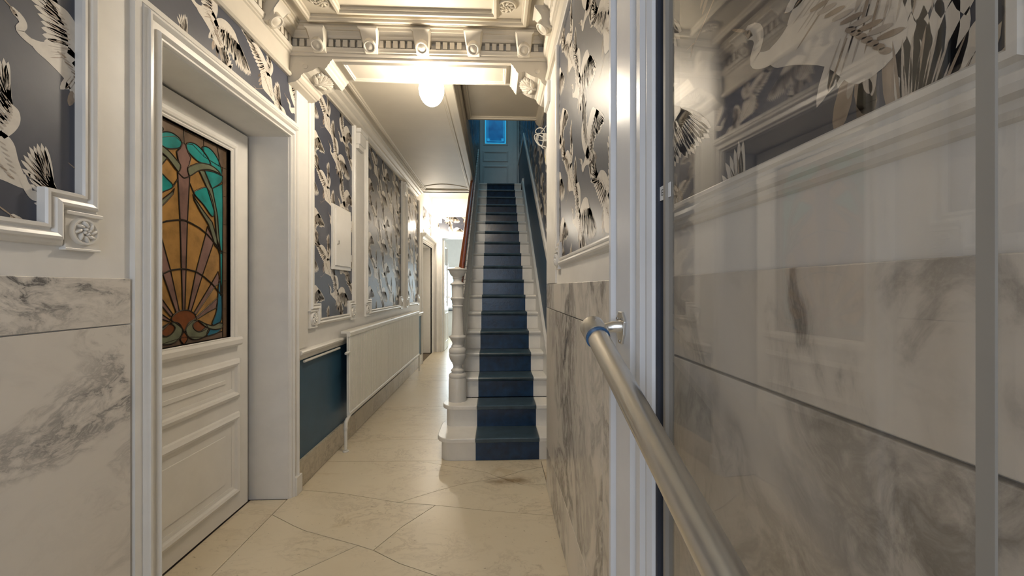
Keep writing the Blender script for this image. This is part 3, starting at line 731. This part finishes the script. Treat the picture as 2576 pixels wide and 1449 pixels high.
def piece(pts, mat, l, smooth):
    pts = ccw(list(pts)); p = catmull(pts, True, 4) if smooth else pts
    h = -.022+.0009*l
    mb = MB(); n = len(p); tris = tessellate_polygon([[Vector((a, b, 0)) for a, b in p]])
    W = lambda hh: [PD(GC+min(.34, max(-.34, a/1000)), GZ0+b/1000, hh) for a, b in p]
    mb.add(W(h)+W(-.0225), [tuple(t) for t in tris]+[(i, (i+1) % n, n+(i+1) % n, n+i) for i in range(n)])
    mb.build('glass_piece', mat, sg); came(p, True, h)
mir = lambda p: [(-a, b) for a, b in p]
def both(k, mat, l, smooth=True):
    piece(SH[k], mat, l, smooth); piece(mir(SH[k]), mat, l, smooth)
# border, top field
for s in (1, -1):
    for i in range(6):
        z0 = 1035-i*172.0
        piece([(s*303, z0-172 if i < 5 else 0), (s*341, z0-172 if i < 5 else 0), (s*341, z0), (s*303, z0)], 'g_brown', 1, False)
    piece([(s*2, 1070), (s*60, 1088), (s*145, 1050), (s*145, 1150), (s*2, 1150)], 'g_brown', 1, False)
    piece([(s*145, 1050), (s*270, 1035), (s*270, 1089), (s*250, 1150), (s*145, 1150)], 'g_brown', 1, False)
    piece([(s*270, 1035), (s*341, 1035), (s*341, 1150), (s*250, 1150), (s*270, 1089)], 'g_brown', 1, False)
    piece([(s*2, 0), (s*303, 0), (s*303, 40), (s*150, 22), (s*2, 40)], 'g_brown', 1, False)
for k in ('ray1', 'ray2', 'ray3'): both(k, 'g_purple', 2, False)
piece([(-25, 666), (-7, 180), (7, 180), (25, 666)], 'g_purple', 2, False)
piece([(-41, 907), (-25, 666), (25, 666), (41, 907), (5, 890), (-5, 890)], 'g_purple', 2, False)
piece([(0, 1075), (15, 1065), (25, 1038), (48, 1011), (38, 972), (25, 948), (31, 919), (41, 907), (5, 888), (-5, 888), (-41, 907), (-31, 919), (-25, 948), (-38, 972), (-48, 1011), (-25, 1038), (-15, 1065)], 'g_purple', 3, False)
both('lobe2', 'g_teal', 2); both('lobe1', 'g_teal', 3); both('teal3', 'g_teal', 3); both('teal4', 'g_teal', 3); both('teal5', 'g_teal', 2, False)
both('stem', 'g_green', 4, False); both('stem2', 'g_green', 4, False); both('arch', 'g_green', 5)
piece([(-82, 138), (-64, 165), (-33, 180), (0, 184), (33, 180), (64, 165), (82, 138), (38, 110), (14, 89), (0, 71), (-14, 89), (-38, 110)], 'g_red', 4, True)
both('tealb', 'g_blue', 3); both('tealc', 'g_blue', 3); both('curl', 'g_green', 5); both('green', 'g_green', 4); both('eye', 'g_red', 3)
piece([(0, 66), (25, 33), (5, 4), (-5, 4), (-25, 33)], 'g_red', 4, True)
came([(-303, 526), (-278, 525), (-249, 554), (-172, 611), (-113, 639), (-44, 657), (0, 662), (44, 657), (113, 639), (172, 611), (249, 554), (278, 525), (303, 526)], False, -.0195, .0045)
came([(-303, 260), (-274, 272), (-210, 327), (-142, 369), (-85, 393), (-18, 403), (18, 403), (85, 393), (142, 369), (210, 327), (274, 272), (303, 260)], False, -.0195, .0045)
came([(41, 870), (72, 823)], False, -.0195); came([(-41, 870), (-72, 823)], False, -.0195)
lead.build('lead_came', 'lead', d1, smooth=True, fix=False)
# lining and architrave
MB().box(XD-.02, XL+.004, DY1-.004, DY1+.02, 0, DZ+.02).box(XD-.02, XL+.004, DY0-.03, DY0+.002, 0, DZ+.02).box(XD-.02, XL+.004, DY0, DY1, DZ-.004, DZ+.03).build('door_lining', 'wall', d1)
MB().box(XD-.06, XD-.045, DY0, DY1, 0, DZ).build('rebate', 'putty', d1)
AP = [(0, -.03), (0, .014), (.006, .022), (.014, .024), (.020, .018), (.024, .030), (.030, .036), (.036, .030), (.040, .020), (.072, .022), (.078, .034), (.086, .040), (.096, .040), (.102, .030), (.112, .026), (.118, .016), (.122, -.002)]
MB().frame([(DY0, 0), (DY0, DZ), (DY1, DZ), (DY1, 0)], scaled(AP, .86) if False else [(o*.83, h) for o, h in AP], PL, False).build('architrave', 'white', d1, smooth=True)
MB().frame([(DY0+.001, 0), (DY0+.001, DZ-.001), (DY1-.001, DZ-.001), (DY1-.001, 0)], [(.10, -.001), (.10, .022), (.125, .018), (.128, -.001)], PL, False).build('backband', 'white', d1)
MB().pbox(PL, DY1+.028, DY1+.108, 0, .125, 0, .046).build('plinth_block', 'white', d1, bevel=.003)

# far left doorway and end door
d2 = empty('door_2'); tag(d2, 'white doorway recess at the far left end of the hallway', 'door', 'structure')
MB().pbox(PL, 7.6, 8.76, 0, 2.29, -.30, -.27).build('door_leaf', 'white', d2)
MB().frame([(7.6, 0), (7.6, 2.29), (8.76, 2.29), (8.76, 0)], [(o*.8, h*.8) for o, h in AP], PL, False).build('architrave', 'white', d2)
MB().rings([[PL(y, z, h) for z, h in ((2.36, 0), (2.36, .03), (2.39, .05), (2.41, .09), (2.44, .10), (2.46, .10), (2.46, 0))] for y in (7.52, 8.84)]).build('door_cornice', 'white', d2)
d3 = empty('door_3'); tag(d3, 'open white half-glazed door at the far end of the hallway', 'door', 'structure')
MB().frame([(-1.184, 0), (-1.184, 2.52), (-.40, 2.52), (-.40, 0)], [(o*1.3, h) for o, h in AP], PE, False).build('architrave', 'white', d3)
hx = -1.175
PO = lambda u, v, h: (hx-h, YE+.12+u, v)
mb = MB(); W_ = .74
mb.pbox(PO, 0, .11, .01, 2.5, -.02, .02); mb.pbox(PO, W_-.11, W_, .01, 2.5, -.02, .02); mb.pbox(PO, .11, W_-.11, .01, .98, -.02, .02); mb.pbox(PO, .11, W_-.11, 2.36, 2.5, -.02, .02)
mb.build('door_leaf', 'white', d3)
MB().pbox(PO, .11, W_-.11, .98, 2.36, -.003, .003).build('pane', 'glass', d3)
MB().frame(rect(.14, W_-.14, .2, .82)[::-1], [(0, .018), (.008, .03), (.02, .03), (.03, .018)], lambda u, v, h: PO(u, v, -h), True).build('panel_moulding', 'white', d3)
MB().tube([PO(W_-.055, 1.20, -.02), PO(W_-.055, 1.20, -.065), PO(W_-.16, 1.20, -.068)], .009, 8).build('door_handle', 'brass', d3, smooth=True)
MB().lathe([(.02, 0), (.02, .004), (.001, .004)], PO(W_-.055, 1.08, -.026), 12, 'x').build('key_rose', 'brass', d3)

# far room
fr = MB(); fr.box(-2.4, -2.3, YE+.12, 12, 0, 3.1); fr.box(.55, .65, YE+.12, 12, 0, 3.1)
fr.box(-2.4, -1.60, 11.8, 11.95, 0, 3.1); fr.box(-.6, .65, 11.8, 11.95, 0, 3.1); fr.box(-1.60, -.6, 11.8, 11.95, 0, .79); fr.box(-1.60, -.6, 11.8, 11.95, 2.08, 3.1)
struct('wall_far_room', fr, 'wall', 'white walls of the bright room beyond the open door', 'wall')
struct('floor_far_room', MB().box(-2.4, .65, YE+.15, 12, -.05, -.001), 'floor', 'pale floor of the bright room beyond the open door', 'floor')
struct('ceiling_far_room', MB().box(-2.4, .65, YE+.12, 12, 3.05, 3.15), 'wall', 'white ceiling of the bright room beyond the open door', 'ceiling')
w1 = MB().box(-1.60, -.6, 11.86, 11.88, .79, 2.08).build('window_1', 'daywin'); tag(w1, 'bright daylit window in the room beyond the open door', 'window', 'structure')
MB().frame(rect(-1.6, -.6, .79, 2.08), [(0, 0), (0, .05), (.05, .05), (.05, 0)], lambda u, v, h: (u, 11.86-h, v)).build('window_frame', 'white', w1)
MB().box(-1.62, -.58, 11.70, 11.86, .755, .785).build('window_sill', 'putty', w1)
w2 = empty('window_2'); tag(w2, 'wide entrance window behind the photographer', 'window', 'structure')
MB().frame(rect(-1.15, .15, .95, 2.55), [(0, 0), (0, .06), (.06, .06), (.06, 0)], lambda u, v, h: (u, -1.36+h, v)).build('window_frame', 'white', w2)
MB().box(-.525, -.475, -1.36, -1.32, .95, 2.55).build('mullion', 'white', w2)

# ------------------------------------------------------------------ staircase
st = empty('staircase', (0, SD, 0)); tag(st, 'steep white staircase with a blue painted runner, turned newel and red-brown handrail', 'staircase')
def spart(mb, name, mat, parent=None, **k):
    if not parent: mb.v = [(a, b-SD, c) for a, b, c in mb.v]
    return mb.build(name, mat, parent or st, **k)
XA, XB = -.165, .36           # runner edges
SL, SRt = -.315, .49
NOSE = [(0, -.012), (.004, -.004), (.012, 0), (SG+.02, 0), (SG+.02, -.034), (.030, -.034), (.026, -.040), (.012, -.034), (.003, -.026)]
for n in range(1, 19):
    y = SD+(n-1)*SG; z = n*SR
    mb = MB()
    if n <= 2:
        x0, rad, yb = (-.487, .13, .50) if n == 1 else (-.474, .12, .30)
        arcp = [(x0+rad-rad*math.sin(a), y+rad-rad*math.cos(a)) for a in [math.pi/2*i/10 for i in range(11)]]
        if n == 1: tail_ = [(x0, y+yb-.10), (x0+.03, y+yb-.03), (x0+.10, y+yb)]
        else: tail_ = [(x0+rad-rad*math.cos(a), y+rad+.03+rad*math.sin(a)) for a in [math.pi/2*i/8 for i in range(9)]]
        yb2 = tail_[-1][1]
        left = [(XA, y)]+arcp+tail_+[(XA, yb2)]
        for pg, m in ((left, 0), ([(XA, y), (XB, y), (XB, yb2), (XA, yb2)], 1), ([(XB, y), (SRt, y), (SRt, yb2), (XB, yb2)], 0)):
            mb.prism(pg, lambda a, b, h: (a, b, z+h), -.036, 0, m)
        spart(mb, 'tread', ['stair', 'runner_worn'], bevel=.006)
        mb = MB(); ins = .032
        lo = [(XA, y+ins)]+[(max(a, x0+ins) if b > y+ins else a, max(b, y+ins)) for a, b in [(x0+rad-(rad-ins)*math.sin(t), y+rad-(rad-ins)*math.cos(t)) for t in [math.pi/2*i/10 for i in range(11)]]]+[(x0+ins, yb2-.05), (x0+.12, yb2-.02), (XA, yb2-.02)]
        for pg, m in ((lo, 0), ([(XA, y+ins), (XB, y+ins), (XB, yb2-.02), (XA, yb2-.02)], 1), ([(XB, y+ins), (SRt, y+ins), (SRt, yb2-.02), (XB, yb2-.02)], 0)):
            mb.prism(pg, lambda a, b, h: (a, b, h), z-SR, z-.034, m)
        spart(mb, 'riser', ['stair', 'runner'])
    else:
        if n == 18:
            prof = NOSE[:3]+[(1.20, 0), (1.20, -.034)]+NOSE[5:]
        else: prof = NOSE
        xs = (SL, XA, XB, SRt)
        for i in range(3): mb.rings([[(x, y+a, z+b) for a, b in prof] for x in xs[i:i+2]], mat=1 if i == 1 else 0)
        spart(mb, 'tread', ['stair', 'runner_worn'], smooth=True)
        mb = MB()
        for i in range(3): mb.box(xs[i], xs[i+1], y+.03, y+.05, z-SR, z-.033, 1 if i == 1 else 0)
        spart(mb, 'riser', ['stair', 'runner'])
# wall string and wall rail, navy dado on the stair wall
def slope_bar(P, ya, yb, lo, hi, h0, h1): 
    return MB().add([P(y, line_z(y)+o, h) for h in (h0, h1) for y, o in ((ya, lo), (yb, lo), (yb, hi), (ya, hi))], [(0, 3, 2, 1), (4, 5, 6, 7), (0, 1, 5, 4), (1, 2, 6, 5), (2, 3, 7, 6), (3, 0, 4, 7)])
spart(slope_bar(PS, 3.3, 7.30, -.45, .20, .0, .03), 'wall_string', 'stair')
spart(MB().pbox(PS, 7.30, 8.8, ZL, line_z(7.30)+.20, 0, .03), 'landing_skirting', 'stair')
slope_bar(PS, 2.86, Yb, .15, RAIL, -.001, .002).build('navy_dado', 'navy', ws)
MB().pbox(PS, Yb, 8.8, ZL, line_z(Yb)+RAIL, -.001, .002).build('navy_dado', 'navy', ws)
slope_bar(PS, 2.86, Yb+.02, RAIL-.07, RAIL+.01, 0, .022).build('dado_rail', 'white', ws)
MB().pbox(PS, Yb, 8.8, line_z(Yb)+RAIL-.07, line_z(Yb)+RAIL+.01, 0, .022).build('dado_rail', 'white', ws)
# outer string, spandrel
spart(MB().add([(x, y, z) for x in (-.345, -.312) for y, z in ((3.80, line_z(3.80)-.34), (7.64, line_z(7.64)-.30), (7.64, line_z(7.64)+.04), (3.80, line_z(3.80)+.04))], [(0, 3, 2, 1), (4, 5, 6, 7), (0, 1, 5, 4), (1, 2, 6, 5), (2, 3, 7, 6), (3, 0, 4, 7)]), 'outer_string', 'stair')
spart(MB().add([(x, y, z) for x in (-.335, -.318) for y, z in ((3.80, 0), (YE, 0), (YE, 3.40), (7.64, 3.40), (3.80, .55))], [(0, 1, 2, 3, 4), (5, 6, 7, 8, 9)]+[(i, (i+1) % 5, 5+(i+1) % 5, 5+i) for i in range(5)]), 'spandrel_panel', 'wall')
# sawn balusters
def baluster(h):
    prof = []; k = 26
    for i in range(k+1):
        t = i/k; prof.append((.040+.012*math.sin(t*math.pi*8)+.006*math.sin(t*math.pi*3), t*h))
    sl = SR/SG
    poly = [(a, b+a*sl) for a, b in prof]+[(-a, b-a*sl) for a, b in prof[::-1]]
    return MB().prism(poly, lambda u, v, hh: (hh, u, v), -.011, .011)
bal = None
for i in range(38):
    y = 3.90+i*SG/2.6
    if y > 7.62: break
    p = (-.327, y-SD, line_z(y)+.03)
    if bal is None: bal = baluster(.62).build('baluster', 'newel', st); bal.location = p
    else: dup(bal, p, st)
RO = .70
hr = []
for y in (3.70, 4.5, 5.4, 6.45):
    c = (-.362, y, line_z(y)+RO)
    hr.append([(c[0]+a, c[1], c[2]+b) for a, b in ((-.030, -.028), (-.032, 0), (-.026, .026), (-.012, .036), (.012, .036), (.026, .026), (.032, 0), (.030, -.028), (.018, -.036), (-.018, -.036))])
spart(MB().rings(hr), 'handrail', 'mahog', smooth=True)
NP = [(.001, 1.615), (.022, 1.613), (.030, 1.606), (.088, 1.596), (.092, 1.590), (.088, 1.583), (.078, 1.578), (.074, 1.562), (.064, 1.540), (.046, 1.524), (.044, 1.516), (.047, 1.510), (.040, 1.502), (.039, 1.480), (.045, 1.472), (.066, 1.460), (.070, 1.455), (.066, 1.449), (.055, 1.444), (.053, 1.34), (.060, 1.330), (.067, 1.325), (.064, 1.318), (.054, 1.304), (.050, 1.275), (.047, 1.264), (.053, 1.258), (.053, 1.252), (.048, 1.246), (.0475, 1.235), (.054, .992), (.060, .984), (.076, .976), (.077, .966), (.068, .956), (.064, .944), (.056, .934), (.050, .920), (.048, .905), (.053, .893), (.058, .886), (.056, .878), (.066, .870), (.077, .858), (.080, .842), (.078, .826), (.074, .820), (.079, .812), (.078, .800), (.074, .775), (.062, .748), (.048, .730), (.050, .724), (.041, .714), (.040, .690), (.050, .676), (.060, .668), (.061, .658), (.054, .650), (.056, .640), (.072, .634), (.079, .622), (.080, .608), (.076, .596), (.079, .590), (.079, .582), (.081, .578), (.082, .382)]
nw = MB().lathe(NP, (-.352, 3.69, 0), 40, flute=(1.0, 1.24, 10)); spart(nw, 'newel_post', 'newel', smooth=True)

# upper door
du = empty('door_4'); tag(du, 'blue-lit panelled door with an etched glass pane on the upper landing', 'door', 'structure')
PU = lambda u, v, h: (u, 8.8-h, v)
ux0, ux1 = -.235, .225
zt0, zt1 = 4.60, 5.55
mb = MB(); mb.pbox(PU, -.345, ux0, ZL, 5.65, 0, .03); mb.pbox(PU, ux1, .36, ZL, 5.65, 0, .03); mb.pbox(PU, ux0, ux1, ZL, zt0, 0, .03); mb.pbox(PU, ux0, ux1, zt1, 5.65, 0, .03)
mb.build('door_leaf', 'wall', du)
pn = MB().pbox(PU, ux0, ux1, zt0, zt1, .005, .012).build('pane', 'bluepane', du)
MB().frame(rect(ux0, ux1, zt0, zt1), [(0, .0125), (0, .0135), (.028, .0135), (.028, .0125)], PU).build('etched_border', 'bluelight', du)
e1 = MB().frame(rect(ux0+.058, ux1-.058, zt0+.062, zt1-.05), [(0, .0125), (0, .0135), (.007, .0135), (.007, .0125)], PU); e1.build('etched_line', 'bluelight', du)
for s in (-1, 1):
    cxp = (ux0+ux1)/2+s*(ux1-ux0-.15)/2; q = MB()
    for k in range(4):
        a = math.pi/2*k+.78; ring = [PU(cxp+.020*math.cos(a)+.017*math.cos(t), zt0+.095+.020*math.sin(a)+.017*math.sin(t), .0138) for t in [2*math.pi*i/12 for i in range(12)]]
        q.tube(ring, .0028, 5, 0, True)
    q.build('etched_flower', 'bluelight', du)
MB().frame(rect(ux0, ux1, zt0, zt1)[::-1], [(0, .01), (0, .036), (.02, .044), (.035, .04), (.045, .03)], PU).build('glass_moulding', 'wall', du)
for za, zb in ((4.21, 4.43), (3.50, 4.11)):
    MB().frame(rect(ux0-.01, ux1+.01, za+.03, zb-.03)[::-1], [(0, .029), (.004, .044), (.02, .05), (.034, .042), (.044, .029)], PU).build('panel_moulding', 'wall', du)
MB().frame([(.36, ZL), (.36, 5.68), (-.345, 5.68)][::-1], [(0, .0), (0, .045), (.03, .055), (.10, .05), (.125, .03), (.125, 0)], PU, False).build('architrave', 'wall', du)

# ------------------------------------------------------------------ lamps
lp = empty('globe_lamp', (-.455, 2.84, ZS)); tag(lp, 'glowing opal egg-shaped globe lamp fixed under the plaster beam', 'lamp')
MB().lathe([(.001, 0), (.052, 0), (.054, -.006), (.053, -.030), (.050, -.036), (.046, -.050), (.040, -.052), (.001, -.052)], (0, 0, 0), 28).build('lamp_fitting', 'cap', lp, smooth=True)
pr = []
for i in range(17):
    t = math.pi*i/16; rr = .088*math.sin(t)*(1+.05*math.cos(t)); pr.append((max(rr, .001), -.148+.112*math.cos(t)))
MB().lathe([(r, z) for r, z in pr if z < -.046], (0, 0, 0), 28).build('globe_shade', 'opal', lp, smooth=True)
w3 = empty('wall_lamp', (XL+.13, 8.25, 2.70)); tag(w3, 'small bright round wall lamp at the far end of the hallway', 'lamp')
MB().ell((0, 0, 0), (.06, 0, 0), (0, .06, 0), (0, 0, .06), 16, 10).build('globe_shade', 'opal2', w3, smooth=True)
MB().tube([(-.13, 0, -.05), (-.06, 0, -.06), (0, 0, -.08), (0, 0, -.055)], .009, 8).build('lamp_arm', 'brass', w3, smooth=True)
MB().lathe([(.04, 0), (.04, .008), (.02, .014), (.001, .014)], (-.129, 0, -.05), 16, 'x').build('wall_plate', 'brass', w3, smooth=True)

# ------------------------------------------------------------------ radiator
ra = empty('radiator', (XL+.10, 3.586, 0)); tag(ra, 'long white ribbed panel radiator on the left hallway wall', 'radiator')
RL = 3.19; rz0, rz1 = .28, 1.036
PRa = lambda u, v, h: (h+.03-.10+.07, u, v)
mb = MB(); ptsr = []
nr = 96; pit = RL/nr
for i in range(nr):
    for t, h in ((0, 0), (.18, 0), (.34, .009), (.82, .009), (.98, 0)): ptsr.append(((i+t)*pit, h))
ptsr.append((RL, 0))
vs_ = [PRa(u, v, h-.004) for u, h in ptsr for v in (rz0+.035, rz1-.045)]
mb.add(vs_, [(2*i, 2*i+2, 2*i+3, 2*i+1) for i in range(len(ptsr)-1)])
mb.build('ribbed_panel', 'plastic', ra, fix=False)
MB().pbox(PRa, 0, RL, rz0, rz1-.01, -.022, -.006).build('back_panel', 'plastic', ra)
MB().rings([[PRa(u, v, h) for v, h in ((rz1-.048, -.02), (rz1-.048, .006), (rz1-.040, .012), (rz1-.014, .012), (rz1-.004, .006), (rz1, -.006), (rz1, -.07), (rz1-.02, -.07), (rz1-.02, -.02))] for u in (-.004, RL+.004)]).build('top_rail', 'plastic', ra)
MB().rings([[PRa(u, v, h) for v, h in ((rz0, -.02), (rz0-.002, .002), (rz0+.006, .010), (rz0+.030, .010), (rz0+.040, .002), (rz0+.040, -.02))] for u in (-.004, RL+.004)]).build('bottom_rail', 'plastic', ra)
MB().tube([(0, 0, .85), (0, -.05, .85), (0, -.085, .85)], [.012, .012, .009], 10).lathe([(.014, -.02), (.014, .02), (.001, .02)], (0, -.05, .85), 10, 'y').build('bleed_valve', 'plastic', ra, smooth=True)
MB().tube([(0, .03, rz0+.012), (0, -.02, rz0-.004), (0, -.055, rz0-.012), (0, -.078, rz0-.03), (0, -.082, rz0-.07), (0, -.082, .02)], [.014, .014, .017, .017, .016, .0125], 12).lathe([(.019, .0), (.019, .018), (.013, .018)], (0, -.082, rz0-.085), 12).lathe([(.026, .002), (.024, .012), (.013, .014)], (0, -.082, 0), 12).build('supply_pipe', 'plastic', ra, smooth=True)
MB().tube([(0, RL+.02, rz0+.02), (0, RL+.05, rz0-.01), (0, RL+.05, .01)], .012, 10).build('return_pipe', 'plastic', ra, smooth=True)
MB().tube([(0, RL*.45, rz1-.002), (0, RL*.45+.12, rz1+.004)], .006, 6).build('hanger', 'screw', ra)
for u in (.55, 1.45, 2.5): MB().pbox(PRa, u, u+.05, rz0-.012, rz0+.004, -.05, -.01).build('bracket', 'screw', ra)
tag(MB().tube([PL(7.545, 0, .02), PL(7.545, .6, .02), PL(7.545, 1.05, .02)], .012, 8).build('riser_pipe', 'putty', smooth=True), 'dark vertical pipe beside the far end of the radiator', 'pipe')

# white cupboard door on the first hallway panel
fb = empty('meter_cupboard', PL(3.64, 1.58, 0)); tag(fb, 'small tall white cupboard door set into the crane wallpaper', 'cupboard')
QF = lambda u, v, h: (h, u-3.64, v-1.58)
MB().pbox(QF, 3.437, 3.845, 1.58, 2.14, .001, .022).build('casing', 'white', fb, bevel=.003)
MB().pbox(QF, 3.475, 3.825, 1.615, 2.105, .020, .032).build('cupboard_door', 'white', fb, bevel=.002)
for z in (1.70, 2.02): MB().tube([QF(3.828, z-.03, .03), QF(3.828, z+.03, .03)], .006, 8).build('hinge', 'white', fb, smooth=True)
MB().tube([QF(3.50, 1.80, .032), QF(3.50, 1.80, .046), QF(3.50, 1.83, .046)], .004, 6).build('latch', 'screw', fb)

# ------------------------------------------------------------------ doorbell unit and cable on the right
bx = empty('cable_box', (XS, 3.76, 2.67)); tag(bx, 'white plastic box with a loop of white cable on the stair wall', 'electrical box')
mb = MB(); rs = []
for h, s in ((0, 1), (-.030, 1), (-.040, .9), (-.044, .7)):
    rs.append([(h, .055*s*math.cos(a), .085*s*math.sin(a)) for a in [2*math.pi*i/20 for i in range(20)]])
mb.rings(rs).build('housing', 'plastic', bx, smooth=True)
MB().box(-.046, -.043, -.02, .02, -.05, .01).build('sticker', 'cap', bx)
MB().box(-.05, 0, .12, .22, .19, .27).build('socket', 'plastic', bx, bevel=.006)
def loop(pts): return catmull([(-a, b, c) for a, b, c in pts], False, 6)
MB().tube(loop([(.02, .16, .27), (.05, .14, .32), (.10, .16, .33), (.12, .18, .30), (.08, .14, .27), (.03, .05, .31)]), .0045, 6).build('cable', 'cable', bx, smooth=True)
MB().tube(loop([(.02, .02, .09), (.05, .02, .10), (.10, .06, .13), (.135, .10, .20), (.13, .12, .25), (.10, .10, .23), (.11, .06, .16), (.06, .02, .08)]), .0045, 6).build('cable', 'cable', bx, smooth=True)
MB().tube(loop([(.02, .12, .26), (.09, .14, .27), (.12, .14, .22), (.06, .08, .18), (.02, .05, .17), (.04, .03, .22), (.07, .04, .12), (.12, .08, .17), (.10, .1, .24), (.05, .06, .2)]), .0045, 6).build('cable', 'cable', bx, smooth=True)

# ------------------------------------------------------------------ glass door folded back against the right wall
gd = empty('door_5', (.322, 0, 0)); tag(gd, 'open glass door with a white frame and diagonal metal bar at the right', 'door', 'structure')
gd.rotation_euler = (0, 0, math.atan(.059))
# local: y along the door, -x towards the hall
F0, F1, GI = -.04, .890, .683
mb = MB()
mb.rings([[(x, y, z) for x, y in ((.012, GI), (.012, F1), (-.012, F1), (-.016, F1-.006), (-.016, F1-.016), (-.006, F1-.022), (-.006, F1-.036), (-.012, F1-.044), (-.012, .775), (-.004, .768), (-.004, .752), (-.010, .745), (-.016, .735), (-.016, .72), (-.010, .71), (-.012, .70), (-.008, .688), (0, GI))] for z in (.01, 2.62)])
mb.build('lock_stile', 'bluewhite', gd)
MB().box(-.012, .012, F0, F0+.09, .01, 2.62).build('hinge_stile', 'bluewhite', gd)
MB().box(-.012, .012, F0+.09, GI, 2.48, 2.62).build('top_rail', 'bluewhite', gd)
MB().box(-.012, .012, F0+.09, GI, .01, .18).build('bottom_rail', 'bluewhite', gd)
MB().box(-.003, .011, GI-.006, GI+.001, .18, 2.48).build('rebate', 'putty', gd)
MB().box(.003, .009, F0+.09, GI, .18, 2.48).build('pane', 'glass', gd)
MB().box(-.0035, .012, .648, .655, .18, 2.48).build('glazing_bead', 'taupe', gd)
MB().box(.0005, .0028, .234, .2435, .18, 2.48).build('glazing_bar', 'taupe', gd)
# diagonal bar
bar = empty('push_bar'); bar.parent = gd
cb = Vector((-.070, .835, 1.338)); ce_ = Vector((-.070, .345, 1.110)); dr = (ce_-cb).normalized()
MB().tube([cb, cb+dr*.25, ce_, cb+(ce_-cb)*1.25], .0215, 24).build('tube', 'alu', bar, smooth=True)
MB().tube([cb-dr*.004, cb-dr*.002, cb+dr*.038, cb+dr*.040], [.020, .0255, .0255, .024], 24).build('end_sleeve', 'alu', bar, smooth=True)
MB().tube([cb+dr*.039, cb+dr*.045], .0245, 24).build('ring', 'bluering', bar, smooth=True)
MB().tube([cb+dr*.02, cb+dr*.012+Vector((.028, -.002, .004)), Vector((-.030, .815, 1.340)), Vector((-.010, .815, 1.340))], [.012, .011, .012, .014], 14).build('bracket_arm', 'alu', bar, smooth=True)
fl_ = [(.815+.024*math.cos(a)*(1 if math.sin(a) > -.2 else .8), 1.338+.036*math.sin(a)) for a in [2*math.pi*i/8+math.pi/8 for i in range(8)]]
MB().prism(fl_, lambda u, v, h: (-.012-h, u, v), 0, .006).build('flange', 'alu', bar, bevel=.0015)
for y, z in ((.802, 1.356), (.828, 1.356), (.815, 1.310)): MB().lathe([(.0035, 0), (.003, -.002), (.001, -.001)], (-.018, y, z), 10, 'x').build('screw', 'screw', bar)
# sticker on the glass
sk = MB().box(-.0006, 0, -.022, .022, -.012, .012).build('sticker', 'label', gd); sk.location = (.002, .662, 1.582)
tc = bpy.data.curves.new('lettering', 'FONT'); tc.body = 'Ess'; tc.size = .015; tc.align_x = 'CENTER'; tc.align_y = 'CENTER'
to = bpy.data.objects.new('tmp', tc); COL.objects.link(to)
dg = bpy.context.evaluated_depsgraph_get(); me = bpy.data.meshes.new_from_object(to.evaluated_get(dg)); me.name = 'lettering'
bpy.data.objects.remove(to); me.materials.clear(); me.materials.append(M['text'])
lt = bpy.data.objects.new('lettering', me); COL.objects.link(lt); lt.parent = sk; lt.location = (-.0010, 0, 0); lt.rotation_euler = (R(90), 0, R(-90))
# jamb at the hinge side and cover strip on the wall behind the glass
tag(MB().box(.28, XR, -.16, -.05, 0, 2.75).build('trim_4', 'bluewhite'), 'white door jamb at the hinge side of the glass door', 'trim', 'structure')
